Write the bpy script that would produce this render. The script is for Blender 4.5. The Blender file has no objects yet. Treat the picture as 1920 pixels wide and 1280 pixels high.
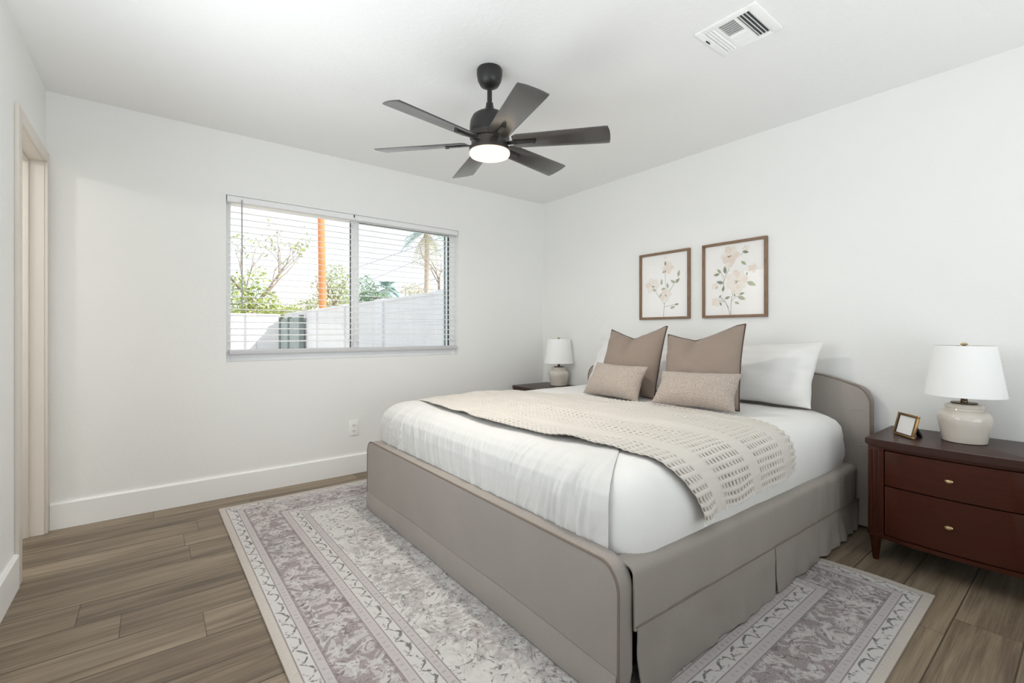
import bpy, bmesh, math, random
from mathutils import Vector, Matrix, noise

R = math.radians
S = bpy.context.scene
COL = S.collection

# ------------------------------------------------------------------ camera
cam_d = bpy.data.cameras.new('camera')
cam_d.sensor_width = 36.0
cam_d.lens = 862.0 / 1920.0 * 36.0
cam_d.shift_y = (623.0 - 640.0) / 1920.0
cam_d.clip_start = 0.02
cam_d.clip_end = 300
cam = bpy.data.objects.new('camera', cam_d)
COL.objects.link(cam)
cam.location = (0, 0, 1.10)
cam.rotation_euler = (R(90), 0, R(-37.85))
S.camera = cam

# ------------------------------------------------------------------ world, sun, added fills, lamps, exposure
W = bpy.data.worlds.new('sky')
S.world = W
W.use_nodes = True
bg = W.node_tree.nodes['Background']
bg.inputs[0].default_value = (0.93, 0.97, 1.0, 1)
bg.inputs[1].default_value = 1.4


def light(name, kind, loc, rot, energy, color=(1, 1, 1), **kw):
    d = bpy.data.lights.new(name, kind)
    d.energy = energy
    d.color = color
    for k, v in kw.items():
        setattr(d, k, v)
    o = bpy.data.objects.new(name, d)
    COL.objects.link(o)
    o.location = loc
    o.rotation_euler = rot
    return o


sun = light('sun', 'SUN', (0, 0, 10), (0, 0, 0), 5.0, (1, 0.95, 0.88), angle=R(0.6))
sun.rotation_euler = Vector((-0.62, 0.55, -0.72)).to_track_quat('-Z', 'Y').to_euler()
# added fill panels beside and behind the camera to brighten the room
light('fill_side', 'AREA', (-0.42, 1.66, 1.25), (0, R(-90), 0), 9.5, (0.91, 0.96, 1.0),
      shape='RECTANGLE', size=1.5, size_y=1.35, spread=R(150))
light('fill_side_near', 'AREA', (-0.42, -0.30, 1.25), (0, R(-130), 0), 8.0, (0.91, 0.96, 1.0),
      shape='RECTANGLE', size=1.5, size_y=1.30, spread=R(150))
light('fill_side_up', 'AREA', (-0.42, 1.66, 1.25), (0, R(-152), 0), 16, (0.91, 0.96, 1.0),
      shape='RECTANGLE', size=1.5, size_y=1.35, spread=R(150))  # added upward fill for the ceiling
light('fill_behind', 'AREA', (1.45, -1.20, 1.10), (R(138), 0, 0), 36, (0.91, 0.96, 1.0),
      shape='RECTANGLE', size=2.6, size_y=1.7, spread=R(150))  # added fill from behind, tilted up
light('fan_lamp', 'AREA', (1.347, 1.92, 1.987), (0, 0, 0), 12.0, (1, 0.93, 0.84), shape='DISK', size=0.12)
light('bathroom_lamp', 'POINT', (-1.75, 2.92, 2.16), (0, 0, 0), 21, (1, 0.98, 0.95), shadow_soft_size=0.05)

S.view_settings.view_transform = 'Standard'
S.view_settings.look = 'None'
S.view_settings.gamma = 1
S.view_settings.use_curve_mapping = False
S.view_settings.exposure = 0.04
S.cycles.use_denoising = True
S.cycles.max_bounces = 14
S.cycles.diffuse_bounces = 8
S.cycles.transparent_max_bounces = 16
S.cycles.sample_clamp_indirect = 8.0


# ------------------------------------------------------------------ node expressions
def srgb(r, g, b):
    def c(v):
        v /= 255.0
        return v / 12.92 if v <= 0.04045 else ((v + 0.055) / 1.055) ** 2.4
    return (c(r), c(g), c(b), 1.0)


class X:
    """a value socket with arithmetic"""
    def __init__(s, nt, sock):
        s.nt, s.s = nt, sock

    def m(s, op, *o, clamp=False):
        n = s.nt.nodes.new('ShaderNodeMath')
        n.operation = op
        n.use_clamp = clamp
        for i, a in enumerate((s,) + o):
            if isinstance(a, X):
                s.nt.links.new(a.s, n.inputs[i])
            else:
                n.inputs[i].default_value = a
        return X(s.nt, n.outputs[0])

    def __add__(s, o): return s.m('ADD', o)
    def __radd__(s, o): return s.m('ADD', o)
    def __sub__(s, o): return s.m('SUBTRACT', o)
    def __rsub__(s, o): return (s * -1.0) + o
    def __mul__(s, o): return s.m('MULTIPLY', o)
    def __rmul__(s, o): return s.m('MULTIPLY', o)
    def __truediv__(s, o): return s.m('DIVIDE', o)
    def abs(s): return s.m('ABSOLUTE')
    def sin(s): return s.m('SINE')
    def floor(s): return s.m('FLOOR')
    def fract(s): return s.m('FRACT')
    def sqrt(s): return s.m('SQRT')
    def pow(s, e): return s.m('POWER', e)
    def min(s, o): return s.m('MINIMUM', o)
    def max(s, o): return s.m('MAXIMUM', o)
    def lt(s, o): return s.m('LESS_THAN', o)
    def gt(s, o): return s.m('GREATER_THAN', o)
    def between(s, a, b): return s.gt(a) * s.lt(b)

    def ss(s, a, b):
        """smoothstep from 0 at a to 1 at b"""
        n = s.nt.nodes.new('ShaderNodeMapRange')
        n.interpolation_type = 'SMOOTHSTEP'
        s.nt.links.new(s.s, n.inputs[0])
        if a <= b:
            v = (a, b, 0.0, 1.0)
        else:
            v = (b, a, 1.0, 0.0)
        for i, q in enumerate(v):
            n.inputs[i + 1].default_value = q
        return X(s.nt, n.outputs[0])


class M:
    """a material under construction"""
    def __init__(s, name, rough=0.6, spec=0.4, metal=0.0):
        s.mat = bpy.data.materials.new(name)
        s.mat.use_nodes = True
        s.nt = s.mat.node_tree
        s.b = s.nt.nodes['Principled BSDF']
        s.b.inputs['Roughness'].default_value = rough
        s.b.inputs['Specular IOR Level'].default_value = spec
        s.b.inputs['Metallic'].default_value = metal

    def new(s, t): return s.nt.nodes.new(t)
    def link(s, a, b): s.nt.links.new(a, b)

    def coord(s, which='Object'):
        n = s.new('ShaderNodeTexCoord')
        q = s.new('ShaderNodeSeparateXYZ')
        s.link(n.outputs[which], q.inputs[0])
        return [X(s.nt, q.outputs[i]) for i in range(3)]

    def vec(s, x, y, z=0.0):
        n = s.new('ShaderNodeCombineXYZ')
        for i, a in enumerate((x, y, z)):
            if isinstance(a, X):
                s.link(a.s, n.inputs[i])
            else:
                n.inputs[i].default_value = a
        return n.outputs[0]

    def noise(s, v, scale, detail=3.0, rough=0.5, dist=0.0):
        n = s.new('ShaderNodeTexNoise')
        s.link(v, n.inputs['Vector'])
        n.inputs['Scale'].default_value = scale
        n.inputs['Detail'].default_value = detail
        n.inputs['Roughness'].default_value = rough
        n.inputs['Distortion'].default_value = dist
        return X(s.nt, n.outputs[0])

    def white(s, v):
        n = s.new('ShaderNodeTexWhiteNoise')
        n.noise_dimensions = '2D'
        s.link(v, n.inputs['Vector'])
        return X(s.nt, n.outputs['Value'])

    def voro(s, v, scale, feature='F1', out='Distance', rnd=1.0):
        n = s.new('ShaderNodeTexVoronoi')
        n.feature = feature
        s.link(v, n.inputs['Vector'])
        n.inputs['Scale'].default_value = scale
        n.inputs['Randomness'].default_value = rnd
        return n.outputs[out] if out != 'Distance' else X(s.nt, n.outputs[out])

    def mix(s, f, a, b):
        n = s.new('ShaderNodeMix')
        n.data_type = 'RGBA'
        if isinstance(f, X):
            s.link(f.s, n.inputs[0])
        else:
            n.inputs[0].default_value = f
        for i, c in ((6, a), (7, b)):
            if isinstance(c, tuple):
                n.inputs[i].default_value = c
            else:
                s.link(c, n.inputs[i])
        return n.outputs[2]

    def ramp(s, f, stops):
        n = s.new('ShaderNodeValToRGB')
        s.link(f.s, n.inputs[0])
        e = n.color_ramp.elements
        while len(e) < len(stops):
            e.new(0.5)
        for q, (p, c) in zip(e, stops):
            q.position = p
            q.color = c
        return n.outputs[0]

    def color(s, c):
        if isinstance(c, tuple):
            s.b.inputs['Base Color'].default_value = c
        else:
            s.link(c, s.b.inputs['Base Color'])
        return s

    def bump(s, h, dist=0.001, strength=1.0):
        n = s.new('ShaderNodeBump')
        n.inputs['Distance'].default_value = dist
        n.inputs['Strength'].default_value = strength
        s.link(h.s, n.inputs['Height'])
        s.link(n.outputs[0], s.b.inputs['Normal'])
        return s


MAT = {}


def simple(key, col, rough=0.6, spec=0.4, metal=0.0, var=0.03, scale=6.0, bump=0.0, bscale=60.0):
    m = M(key, rough, spec, metal)
    x, y, z = m.coord()
    v = m.vec(x, y, z)
    n = m.noise(v, scale, 3)
    lo = tuple(c * (1 - var) for c in col[:3]) + (1,)
    hi = tuple(min(1, c * (1 + var)) for c in col[:3]) + (1,)
    m.color(m.mix(n, lo, hi))
    if bump:
        m.bump(m.noise(v, bscale, 4), bump)
    MAT[key] = m.mat
    return m.mat


def fabric(key, col, weave=700.0, var=0.08, slub=0.10, bump=0.0006, soft=0.0, sheen=0.0, rough=0.92):
    """plain-woven cloth: two thread directions, slubs, soft unevenness"""
    m = M(key, rough, 0.15)
    x, y, z = m.coord()
    v = m.vec(x, y, z)
    a = m.noise(m.vec(x * 1.0, y * 1.0, z * 9.0), weave / 6, 2)
    b = m.noise(m.vec(x * 9.0, y * 9.0, z * 1.0), weave / 6, 2)
    t = (a + b) * 0.5
    big = m.noise(v, 5.0, 3)
    f = (t.ss(0.35, 0.65) * 0.65 + big * 0.35)
    lo = tuple(c * (1 - var - slub) for c in col[:3]) + (1,)
    hi = tuple(min(1, c * (1 + var)) for c in col[:3]) + (1,)
    m.color(m.mix(f, lo, hi))
    h = t
    if soft:
        h = t + m.noise(v, 9.0, 2) * soft
    m.bump(h, bump)
    if sheen:
        m.b.inputs['Sheen Weight'].default_value = sheen
    MAT[key] = m.mat
    return m.mat


# walls: painted light orange-peel plaster
def wallpaint(key, col, bump=0.0012):
    m = M(key, 0.75, 0.25)
    x, y, z = m.coord()
    v = m.vec(x, y, z)
    n1 = m.noise(v, 38.0, 4, 0.6)
    n2 = m.noise(v, 2.0, 2)
    lo = tuple(c * 0.985 for c in col[:3]) + (1,)
    m.color(m.mix(n2, lo, col))
    m.bump(n1, bump)
    MAT[key] = m.mat


wallpaint('wall_paint', srgb(240, 240, 238))
wallpaint('ceiling_paint', srgb(240, 240, 239), 0.002)
simple('trim_white', srgb(244, 244, 243), 0.4, 0.45, var=0.01)
simple('trim_warm', srgb(224, 217, 208), 0.45, 0.4, var=0.015)
simple('vinyl_white', srgb(243, 244, 245), 0.35, 0.5, var=0.01)
simple('blind_white', srgb(240, 240, 240), 0.4, 0.45, var=0.01)
simple('rail_shaded', srgb(206, 206, 209), 0.4, 0.45, var=0.01)  # white rail with its shade put into the colour
simple('wand_grey', srgb(168, 168, 171), 0.3, 0.5, var=0.02)
simple('gasket_green', srgb(40, 52, 48), 0.5)
simple('plastic_white', srgb(245, 245, 243), 0.3, 0.5, var=0.01)
simple('slot_dark', srgb(25, 25, 25), 0.6)
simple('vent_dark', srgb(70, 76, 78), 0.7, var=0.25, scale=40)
simple('fan_black', srgb(34, 33, 32), 0.38, 0.5, var=0.05)
simple('blade_black', srgb(44, 41, 38), 0.30, 0.8, var=0.10, scale=12)
MAT['blade_black'].node_tree.nodes['Principled BSDF'].inputs['Coat Weight'].default_value = 0.85
MAT['blade_black'].node_tree.nodes['Principled BSDF'].inputs['Coat Roughness'].default_value = 0.22
simple('ring_bronze', srgb(70, 66, 62), 0.3, 0.5, 0.6, var=0.05)
simple('brass_dark', srgb(112, 98, 78), 0.3, 0.5, 0.9, var=0.05)
simple('brass_pale', srgb(214, 190, 146), 0.28, 0.5, 0.95, var=0.04)
simple('gold_frame', srgb(168, 134, 92), 0.35, 0.5, 0.8, var=0.06)
simple('frame_dark_lip', srgb(60, 46, 38), 0.4, 0.5, 0.2)
simple('lamp_shade_linen', srgb(246, 246, 245), 0.9, 0.1, var=0.01, bump=0.0003, bscale=900)
simple('under_black', srgb(14, 13, 12), 0.9)
simple('paper_white', srgb(240, 239, 236), 0.8, 0.2, var=0.01)
simple('fence_block', srgb(224, 225, 230), 0.9, 0.1, var=0.06, scale=3)
simple('gate_post_grey', srgb(104, 116, 113), 0.6, 0.3)
simple('fence_metal', srgb(150, 163, 162), 0.6, 0.3, var=0.1)
simple('pole_wood', srgb(222, 150, 104), 0.9, 0.1, var=0.15, scale=3)
simple('wire_grey', srgb(70, 70, 72), 0.6)
simple('bark', srgb(150, 134, 122), 0.9, 0.1, var=0.2, scale=8)
simple('palm_bark', srgb(196, 182, 168), 0.9, 0.1, var=0.25, scale=6)
simple('yard_dirt', srgb(205, 194, 178), 0.95, 0.1, var=0.1, scale=2)
simple('house_stucco', srgb(214, 204, 190), 0.9, 0.1)
simple('roof_pale', srgb(222, 218, 212), 0.9, 0.1)
simple('house_glass', srgb(110, 112, 116), 0.2, 0.5)
for k, c in (('leaf_olive', (168, 182, 112)), ('leaf_green', (148, 172, 146)), ('leaf_dusty', (176, 190, 150)),
             ('leaf_palm', (134, 164, 158)), ('leaf_tan', (206, 198, 172))):
    simple(k, srgb(*c), 0.7, 0.3, var=0.35, scale=1.6)

fabric('linen_taupe', srgb(176, 168, 161), 2600, 0.10, 0.18, 0.0012, 2.5)
simple('piping_taupe', srgb(128, 116, 106), 0.9, 0.1, var=0.08, scale=80)
fabric('cotton_white', srgb(232, 231, 229), 800, 0.015, 0.02, 0.0004, 2.0)
fabric('sheet_white', srgb(217, 216, 214), 800, 0.015, 0.02, 0.0004, 2.0)
fabric('pillow_white', srgb(230, 229, 227), 800, 0.015, 0.025, 0.0005, 4.0)
fabric('velvet_mocha', srgb(148, 133, 122), 700, 0.05, 0.08, 0.0005, 1.0, 0.15)
simple('mocha_edge', srgb(86, 72, 64), 0.9, 0.1, var=0.08, scale=60)


def boucle():
    m = M('boucle_beige', 0.95, 0.1)
    x, y, z = m.coord()
    v = m.vec(x, y, z)
    d = m.voro(v, 210.0)
    n = m.noise(v, 120.0, 3, 0.6)
    f = (1.0 - d.ss(0.05, 0.75)) * 0.6 + n * 0.4
    m.color(m.mix(f, srgb(152, 139, 128), srgb(220, 207, 196)))
    m.bump(f, 0.004)
    m.b.inputs['Sheen Weight'].default_value = 0.2
    MAT['boucle_beige'] = m.mat


boucle()


def glass(key, tint=(1, 1, 1, 1), refl=1.0):
    m = M(key)
    nt = m.nt
    t = m.new('ShaderNodeBsdfTransparent')
    t.inputs[0].default_value = tint
    g = m.new('ShaderNodeBsdfGlossy')
    g.inputs['Roughness'].default_value = 0.01
    f = m.new('ShaderNodeFresnel')
    f.inputs[0].default_value = 1.5
    gm = m.new('ShaderNodeNewGeometry')
    k = X(nt, f.outputs[0]) * refl * (1.0 - X(nt, gm.outputs['Backfacing']))     # reflect at the outer face only
    k = k.min(1.0)
    mx = m.new('ShaderNodeMixShader')
    m.link(k.s, mx.inputs[0])
    m.link(t.outputs[0], mx.inputs[1])
    m.link(g.outputs[0], mx.inputs[2])
    m.link(mx.outputs[0], nt.nodes['Material Output'].inputs[0])
    MAT[key] = m.mat


glass('window_glass', (0.97, 0.98, 0.98, 1))
glass('screen_glass', (0.92, 0.945, 0.955, 1))
glass('picture_glass', (1.0, 1.0, 1.0, 1), 1.9)


def emit(key, col, st):
    m = M(key)
    e = m.new('ShaderNodeEmission')
    e.inputs[0].default_value = col
    e.inputs[1].default_value = st
    m.link(e.outputs[0], m.nt.nodes['Material Output'].inputs[0])
    MAT[key] = m.mat


emit('lamp_diffuser', (1.0, 0.85, 0.66, 1), 1.45)


def wood_floor():
    m = M('oak_plank_floor', 0.42, 0.35)
    x, y, z = m.coord()
    PW, PL = 0.182, 1.22
    row = ((y + 10.02) / PW).floor()
    fy = ((y + 10.02) / PW).fract()
    off = m.white(m.vec(row, 3.7)) * PL
    px = (x + 10.0 + off) / PL
    ci = px.floor()
    fx = px.fract()
    rnd = m.white(m.vec(row, ci))
    # grain
    sx = x * 0.55 + rnd * 31.0
    sy = y + rnd * 17.0
    g1 = m.noise(m.vec(sx, sy * 9.0), 3.2, 5, 0.62, 0.6)
    g2 = m.noise(m.vec(sx * 1.4, sy * 40.0), 4.0, 4, 0.6)
    g3 = m.noise(m.vec(sx * 0.7, sy * 2.6), 2.0, 3)
    g = g1 * 0.5 + g2 * 0.25 + g3 * 0.25 + (rnd - 0.5) * 0.10
    c = m.ramp(g, [(0.30, srgb(76, 63, 51)), (0.44, srgb(112, 98, 82)), (0.56, srgb(140, 125, 106)), (0.70, srgb(162, 146, 126))])
    # knots
    kn = m.voro(m.vec(sx * 1.2, sy * 2.4), 1.5)
    c = m.mix(kn.ss(0.10, 0.0) * 0.55, c, srgb(72, 58, 46))
    seam = (fy.lt(0.016) + fy.gt(0.988)).max(fx.lt(0.0022))
    seam = seam.min(1.0)
    c = m.mix(seam * 0.75, c, srgb(58, 47, 38))
    m.color(c)
    m.bump(g2 * 0.4 - seam * 1.0, 0.0012)
    MAT['floor'] = m.mat


wood_floor()


def cherry():
    for key, a, b, rough in (('cherry_wood', (44, 16, 6), (78, 32, 14), 0.42), ('cherry_top', (46, 27, 22), (72, 46, 40), 0.34)):
        m = M(key, rough, 0.28)
        x, y, z = m.coord()
        n = m.noise(m.vec(x * 3.0, y * 1.0, z * 12.0), 7.0, 5, 0.6, 0.8)
        n2 = m.noise(m.vec(x * 12.0, y * 2.0, z * 60.0), 9.0, 3)
        m.color(m.mix(n * 0.7 + n2 * 0.3, srgb(*a), srgb(*b)))
        m.b.inputs['Coat Weight'].default_value = 0.0
        m.b.inputs['Coat Roughness'].default_value = 0.25
        m.bump(n2, 0.0002)
        MAT[key] = m.mat


cherry()


def ceramic():
    m = M('ceramic_cream', 0.12, 0.5)
    x, y, z = m.coord()
    n = m.noise(m.vec(x, y, z), 9.0, 3)
    m.color(m.mix(n, srgb(206, 197, 186), srgb(226, 219, 210)))
    m.b.inputs['Coat Weight'].default_value = 0.5
    MAT['ceramic'] = m.mat


ceramic()


def frame_wood():
    m = M('walnut_frame', 0.45, 0.4)
    x, y, z = m.coord()
    n = m.noise(m.vec(x * 30, y * 4, z * 4), 6.0, 3)
    m.color(m.mix(n, srgb(112, 88, 68), srgb(150, 122, 98)))
    MAT['walnut'] = m.mat


frame_wood()

RUG_W, RUG_L = 2.205, 2.955


def rug_mat():
    m = M('persian_rug_print', 0.95, 0.08)
    x, y, z = m.coord()
    ax = RUG_W / 2 - x.abs()
    ay = RUG_L / 2 - y.abs()
    d = ax.min(ay)                       # distance to nearest edge
    along_y = ax.lt(ay)                  # 1 on the long sides
    s = y * along_y + x * (1.0 - along_y)
    v = m.vec(x, y, z)
    # kaleidoscopic symmetry for the ornament
    mx, my = x.abs(), y.abs()
    w1 = m.noise(m.vec(mx, my), 7.0, 2) - 0.5
    w2 = m.noise(m.vec(mx + 5.0, my + 9.0), 7.0, 2) - 0.5
    ux, uy = mx + w1 * 0.09, my + w2 * 0.09
    wear = m.noise(v, 2.3, 4, 0.6)
    grit = m.noise(v, 260.0, 2)
    wv = m.noise(v, 60.0, 3)
    ivory = srgb(204, 201, 198)
    pale = srgb(184, 177, 177)
    mauve = srgb(146, 135, 135)
    grey = srgb(122, 117, 117)
    dark = srgb(72, 66, 68)
    blue = srgb(140, 148, 164)
    beige = srgb(186, 177, 168)
    white = srgb(212, 209, 207)
    U, V = m.vec(ux, uy), m.vec(ux + 3.0, uy + 8.0)

    def lines(vec, scale, k, wd, dist):
        """iso-lines of a warped field: the drawn scrollwork"""
        n = m.noise(vec, scale, 2, 0.5, dist)
        return ((n * k).fract() - 0.5).abs().ss(wd, wd * 0.35)
    sketch = lines(U, 7.0, 5.0, 0.10, 1.6) * wv.ss(0.40, 0.55)
    fine = lines(V, 15.0, 4.0, 0.12, 1.2) * wv.ss(0.44, 0.58)
    scroll = lines(U, 6.0, 3.0, 0.16, 2.0)
    lob = m.noise(m.vec(ux, uy + 7.0), 17.0, 3, 0.55, 1.0)
    patch = lob.ss(0.47, 0.55)
    # rosettes
    vd = m.voro(U, 6.0)
    ros = ((vd * 46.0).sin()).ss(0.2, 0.8) * vd.ss(0.30, 0.16)
    heart = vd.ss(0.075, 0.03)
    bd = m.voro(V, 22.0)
    bud = bd.ss(0.24, 0.12) * wv.ss(0.45, 0.55)
    # field
    f = m.mix(patch * 0.22, ivory, pale)
    f = m.mix(wear.ss(0.45, 0.7) * 0.5, f, white)
    f = m.mix(bud * 0.8, f, grey)
    f = m.mix(fine * 0.85, f, grey)
    f = m.mix(sketch * 0.72, f, dark)
    f = m.mix(ros * 0.40, f, mauve)
    f = m.mix(heart * 0.6, f, dark)
    f = m.mix(m.noise(v, 6.3, 2).ss(0.64, 0.74) * vd.ss(0.2, 0.1) * 0.8, f, blue)
    dd = ((x * x) * 1.6 + (y * y) * 0.75).sqrt()
    med = (dd - 0.72).abs().ss(0.30, 0.10)
    f = m.mix(med * patch * 0.40, f, mauve)
    f = m.mix(med * scroll * 0.35, f, grey)
    # wide border
    bcol = m.mix(patch, mauve, pale)
    bcol = m.mix(wear.ss(0.48, 0.68) * 0.45, bcol, grey)
    bcol = m.mix(scroll * 0.55, bcol, ivory)
    bcol = m.mix(fine * 0.85, bcol, srgb(116, 104, 107))
    bcol = m.mix(sketch * 0.85, bcol, srgb(108, 96, 99))
    bcol = m.mix(ros * 0.50, bcol, ivory)
    bcol = m.mix(heart * 0.6, bcol, dark)
    vine_bg = m.mix(wear * 0.5, ivory, pale)

    def vine(mid, half):
        t = (d - mid) / half + (m.noise(v, 34.0, 2) - 0.5) * 1.3
        ph = s * (math.pi / 0.088) + (m.noise(v, 22.0, 2) - 0.5) * 1.6
        arch = ph.sin().abs().pow(0.6) * 1.5 - 0.85
        ln = (t - arch).abs().ss(0.30, 0.10) * wv.ss(0.36, 0.5)
        hook = ((t + arch * 0.5 + 0.3).abs().ss(0.22, 0.06)) * (ph * 2.0).sin().ss(0.0, 0.6) * wv.ss(0.42, 0.52)
        c = m.mix(ln * 0.85, vine_bg, dark)
        c = m.mix(hook * 0.6, c, grey)
        return m.mix(bud * 0.4, c, grey)

    def small(mid):
        q = (s * (2 * math.pi / 0.028)).sin()
        c = m.mix(q.ss(0.1, 0.8) * (d - mid).abs().ss(0.010, 0.004) * wv.ss(0.35, 0.6) * 0.6, pale, mauve)
        return c

    tick = (s * (2 * math.pi / 0.012)).sin().ss(0.1, 0.7) * d.ss(0.010, 0.02) * wv.ss(0.35, 0.6)
    c = m.mix(tick * 0.4, beige, ivory)
    c = m.mix(d.gt(0.034), c, vine(0.0595, 0.0235))
    c = m.mix(d.gt(0.085), c, small(0.101))
    c = m.mix(d.gt(0.118), c, bcol)
    c = m.mix(d.gt(0.287), c, small(0.306))
    c = m.mix(d.gt(0.326), c, vine(0.354, 0.026))
    c = m.mix(d.gt(0.383), c, small(0.399))
    c = m.mix(d.gt(0.416), c, f)
    ln = None
    for p, wd in ((0.034, 0.0035), (0.085, 0.003), (0.118, 0.004), (0.124, 0.002), (0.287, 0.004), (0.281, 0.002),
                  (0.326, 0.003), (0.383, 0.003), (0.416, 0.003)):
        q = (d - p).abs().ss(wd, wd * 0.4)
        ln = q if ln is None else ln.max(q)
    c = m.mix(ln * 0.8, c, srgb(120, 106, 108))
    c = m.mix(grit.ss(0.35, 0.7) * 0.22, c, srgb(222, 219, 216))
    m.color(c)
    m.bump(grit, 0.0012)
    MAT['rug'] = m.mat


rug_mat()


def throw_mat():
    m = M('waffle_cotton', 0.95, 0.1)
    u, v, _ = m.coord('UV')          # metres across / along
    fr = (u / 0.33).fract()
    plain = (fr - 0.485).abs().lt(0.125)
    # plain stretches also break the waffle along the length
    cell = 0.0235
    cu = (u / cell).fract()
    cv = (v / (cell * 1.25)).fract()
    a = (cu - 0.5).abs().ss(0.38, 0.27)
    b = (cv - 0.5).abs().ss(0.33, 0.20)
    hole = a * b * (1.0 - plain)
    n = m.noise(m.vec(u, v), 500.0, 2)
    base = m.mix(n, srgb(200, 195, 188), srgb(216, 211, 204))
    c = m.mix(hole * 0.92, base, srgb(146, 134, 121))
    m.color(c)
    wr = m.noise(m.vec(u, v * 3.0), 14.0, 2) * plain
    m.bump(n * 0.12 + wr * 0.6, 0.004)
    MAT['waffle'] = m.mat


throw_mat()


# ------------------------------------------------------------------ geometry helpers
def thing(name, label, cat, loc=(0, 0, 0), rz=0.0, group=None):
    o = bpy.data.objects.new(name, None)
    o.empty_display_size = 0.1
    COL.objects.link(o)
    o.location = loc
    o.rotation_euler = (0, 0, rz)
    o['label'] = label
    o['category'] = cat
    if group:
        o['group'] = group
    return o


def tag(o, label, cat, group=None):
    o['label'] = label
    o['category'] = cat
    if group:
        o['group'] = group
    return o


def struct(o):
    o['kind'] = 'structure'
    return o


def finish(me, mats, smooth=True, angle=35):
    if not isinstance(mats, (list, tuple)):
        mats = [mats]
    for k in mats:
        me.materials.append(MAT[k] if isinstance(k, str) else k)
    if smooth:
        me.polygons.foreach_set('use_smooth', [True] * len(me.polygons))
        me.set_sharp_from_angle(angle=R(angle))


def obj(name, bm, mats, parent=None, smooth=True, angle=35, loc=None, recalc=True):
    """link a bmesh as one mesh object; with a rootless parent world coordinates are kept by 'loc' shifts"""
    if recalc:
        bmesh.ops.recalc_face_normals(bm, faces=bm.faces)
    me = bpy.data.meshes.new(name)
    bm.to_mesh(me)
    bm.free()
    finish(me, mats, smooth, angle)
    o = bpy.data.objects.new(name, me)
    COL.objects.link(o)
    if parent:
        o.parent = parent
    if loc:
        o.location = loc
    return o


def shift(bm, v):
    bmesh.ops.translate(bm, verts=bm.verts, vec=Vector(v))
    return bm


def wobj(name, bm, mats, parent, **kw):
    """bmesh in world coordinates -> child of an unrotated parent Empty (possibly nested)"""
    off = Vector((0, 0, 0))
    p = parent
    while p:
        off += p.location
        p = p.parent
    shift(bm, -off)
    return obj(name, bm, mats, parent, **kw)


def add_box(bm, x0, x1, y0, y1, z0, z1, bev=0.0, seg=2, mi=0):
    r = bmesh.ops.create_cube(bm, size=1.0)
    vs = r['verts']
    for v in vs:
        v.co = Vector(((x0 + x1) / 2 + v.co.x * (x1 - x0), (y0 + y1) / 2 + v.co.y * (y1 - y0), (z0 + z1) / 2 + v.co.z * (z1 - z0)))
    fs = {f for v in vs for f in v.link_faces}
    if bev > 0:
        es = list({e for v in vs for e in v.link_edges})
        q = bmesh.ops.bevel(bm, geom=es, offset=bev, segments=seg, affect='EDGES', profile=0.5)
        fs = set(q['faces']) | {f for f in fs if f.is_valid}
    for f in fs:
        f.material_index = mi
    return bm


def box(x0, x1, y0, y1, z0, z1, bev=0.0, seg=2):
    return add_box(bmesh.new(), x0, x1, y0, y1, z0, z1, bev, seg)


def add_lathe(bm, prof, cx=0, cy=0, n=40, cap0=True, cap1=True, mi=0):
    rings = []
    for r, z in prof:
        rings.append([bm.verts.new((cx + r * math.cos(2 * math.pi * i / n), cy + r * math.sin(2 * math.pi * i / n), z)) for i in range(n)])
    for a, b in zip(rings, rings[1:]):
        for i in range(n):
            bm.faces.new((a[i], a[(i + 1) % n], b[(i + 1) % n], b[i])).material_index = mi
    if cap0:
        bm.faces.new(list(reversed(rings[0]))).material_index = mi
    if cap1:
        bm.faces.new(rings[-1]).material_index = mi
    return bm


def lathe(prof, cx=0, cy=0, n=40, cap0=True, cap1=True):
    return add_lathe(bmesh.new(), prof, cx, cy, n, cap0, cap1)


def add_tube(bm, pts, rad, n=8, closed=False, mi=0):
    pts = [Vector(p) for p in pts]
    N = len(pts)
    rings = []
    up = None
    for i, p in enumerate(pts):
        if closed:
            t = (pts[(i + 1) % N] - pts[i - 1])
        else:
            t = pts[min(i + 1, N - 1)] - pts[max(i - 1, 0)]
        t.normalize()
        if up is None:
            up = t.orthogonal().normalized()
        else:
            up = (up - t * up.dot(t))
            up = up.normalized() if up.length > 1e-6 else t.orthogonal().normalized()
        s = t.cross(up)
        r = rad[i] if isinstance(rad, (list, tuple)) else rad
        rings.append([bm.verts.new(p + (up * math.cos(2 * math.pi * k / n) + s * math.sin(2 * math.pi * k / n)) * r) for k in range(n)])
    rng = range(N) if closed else range(N - 1)
    for i in rng:
        a, b = rings[i], rings[(i + 1) % N]
        for k in range(n):
            bm.faces.new((a[k], a[(k + 1) % n], b[(k + 1) % n], b[k])).material_index = mi
    if not closed:
        bm.faces.new(list(reversed(rings[0]))).material_index = mi
        bm.faces.new(rings[-1]).material_index = mi
    return bm


def tube(pts, rad, n=8, closed=False):
    return add_tube(bmesh.new(), pts, rad, n, closed)


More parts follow.
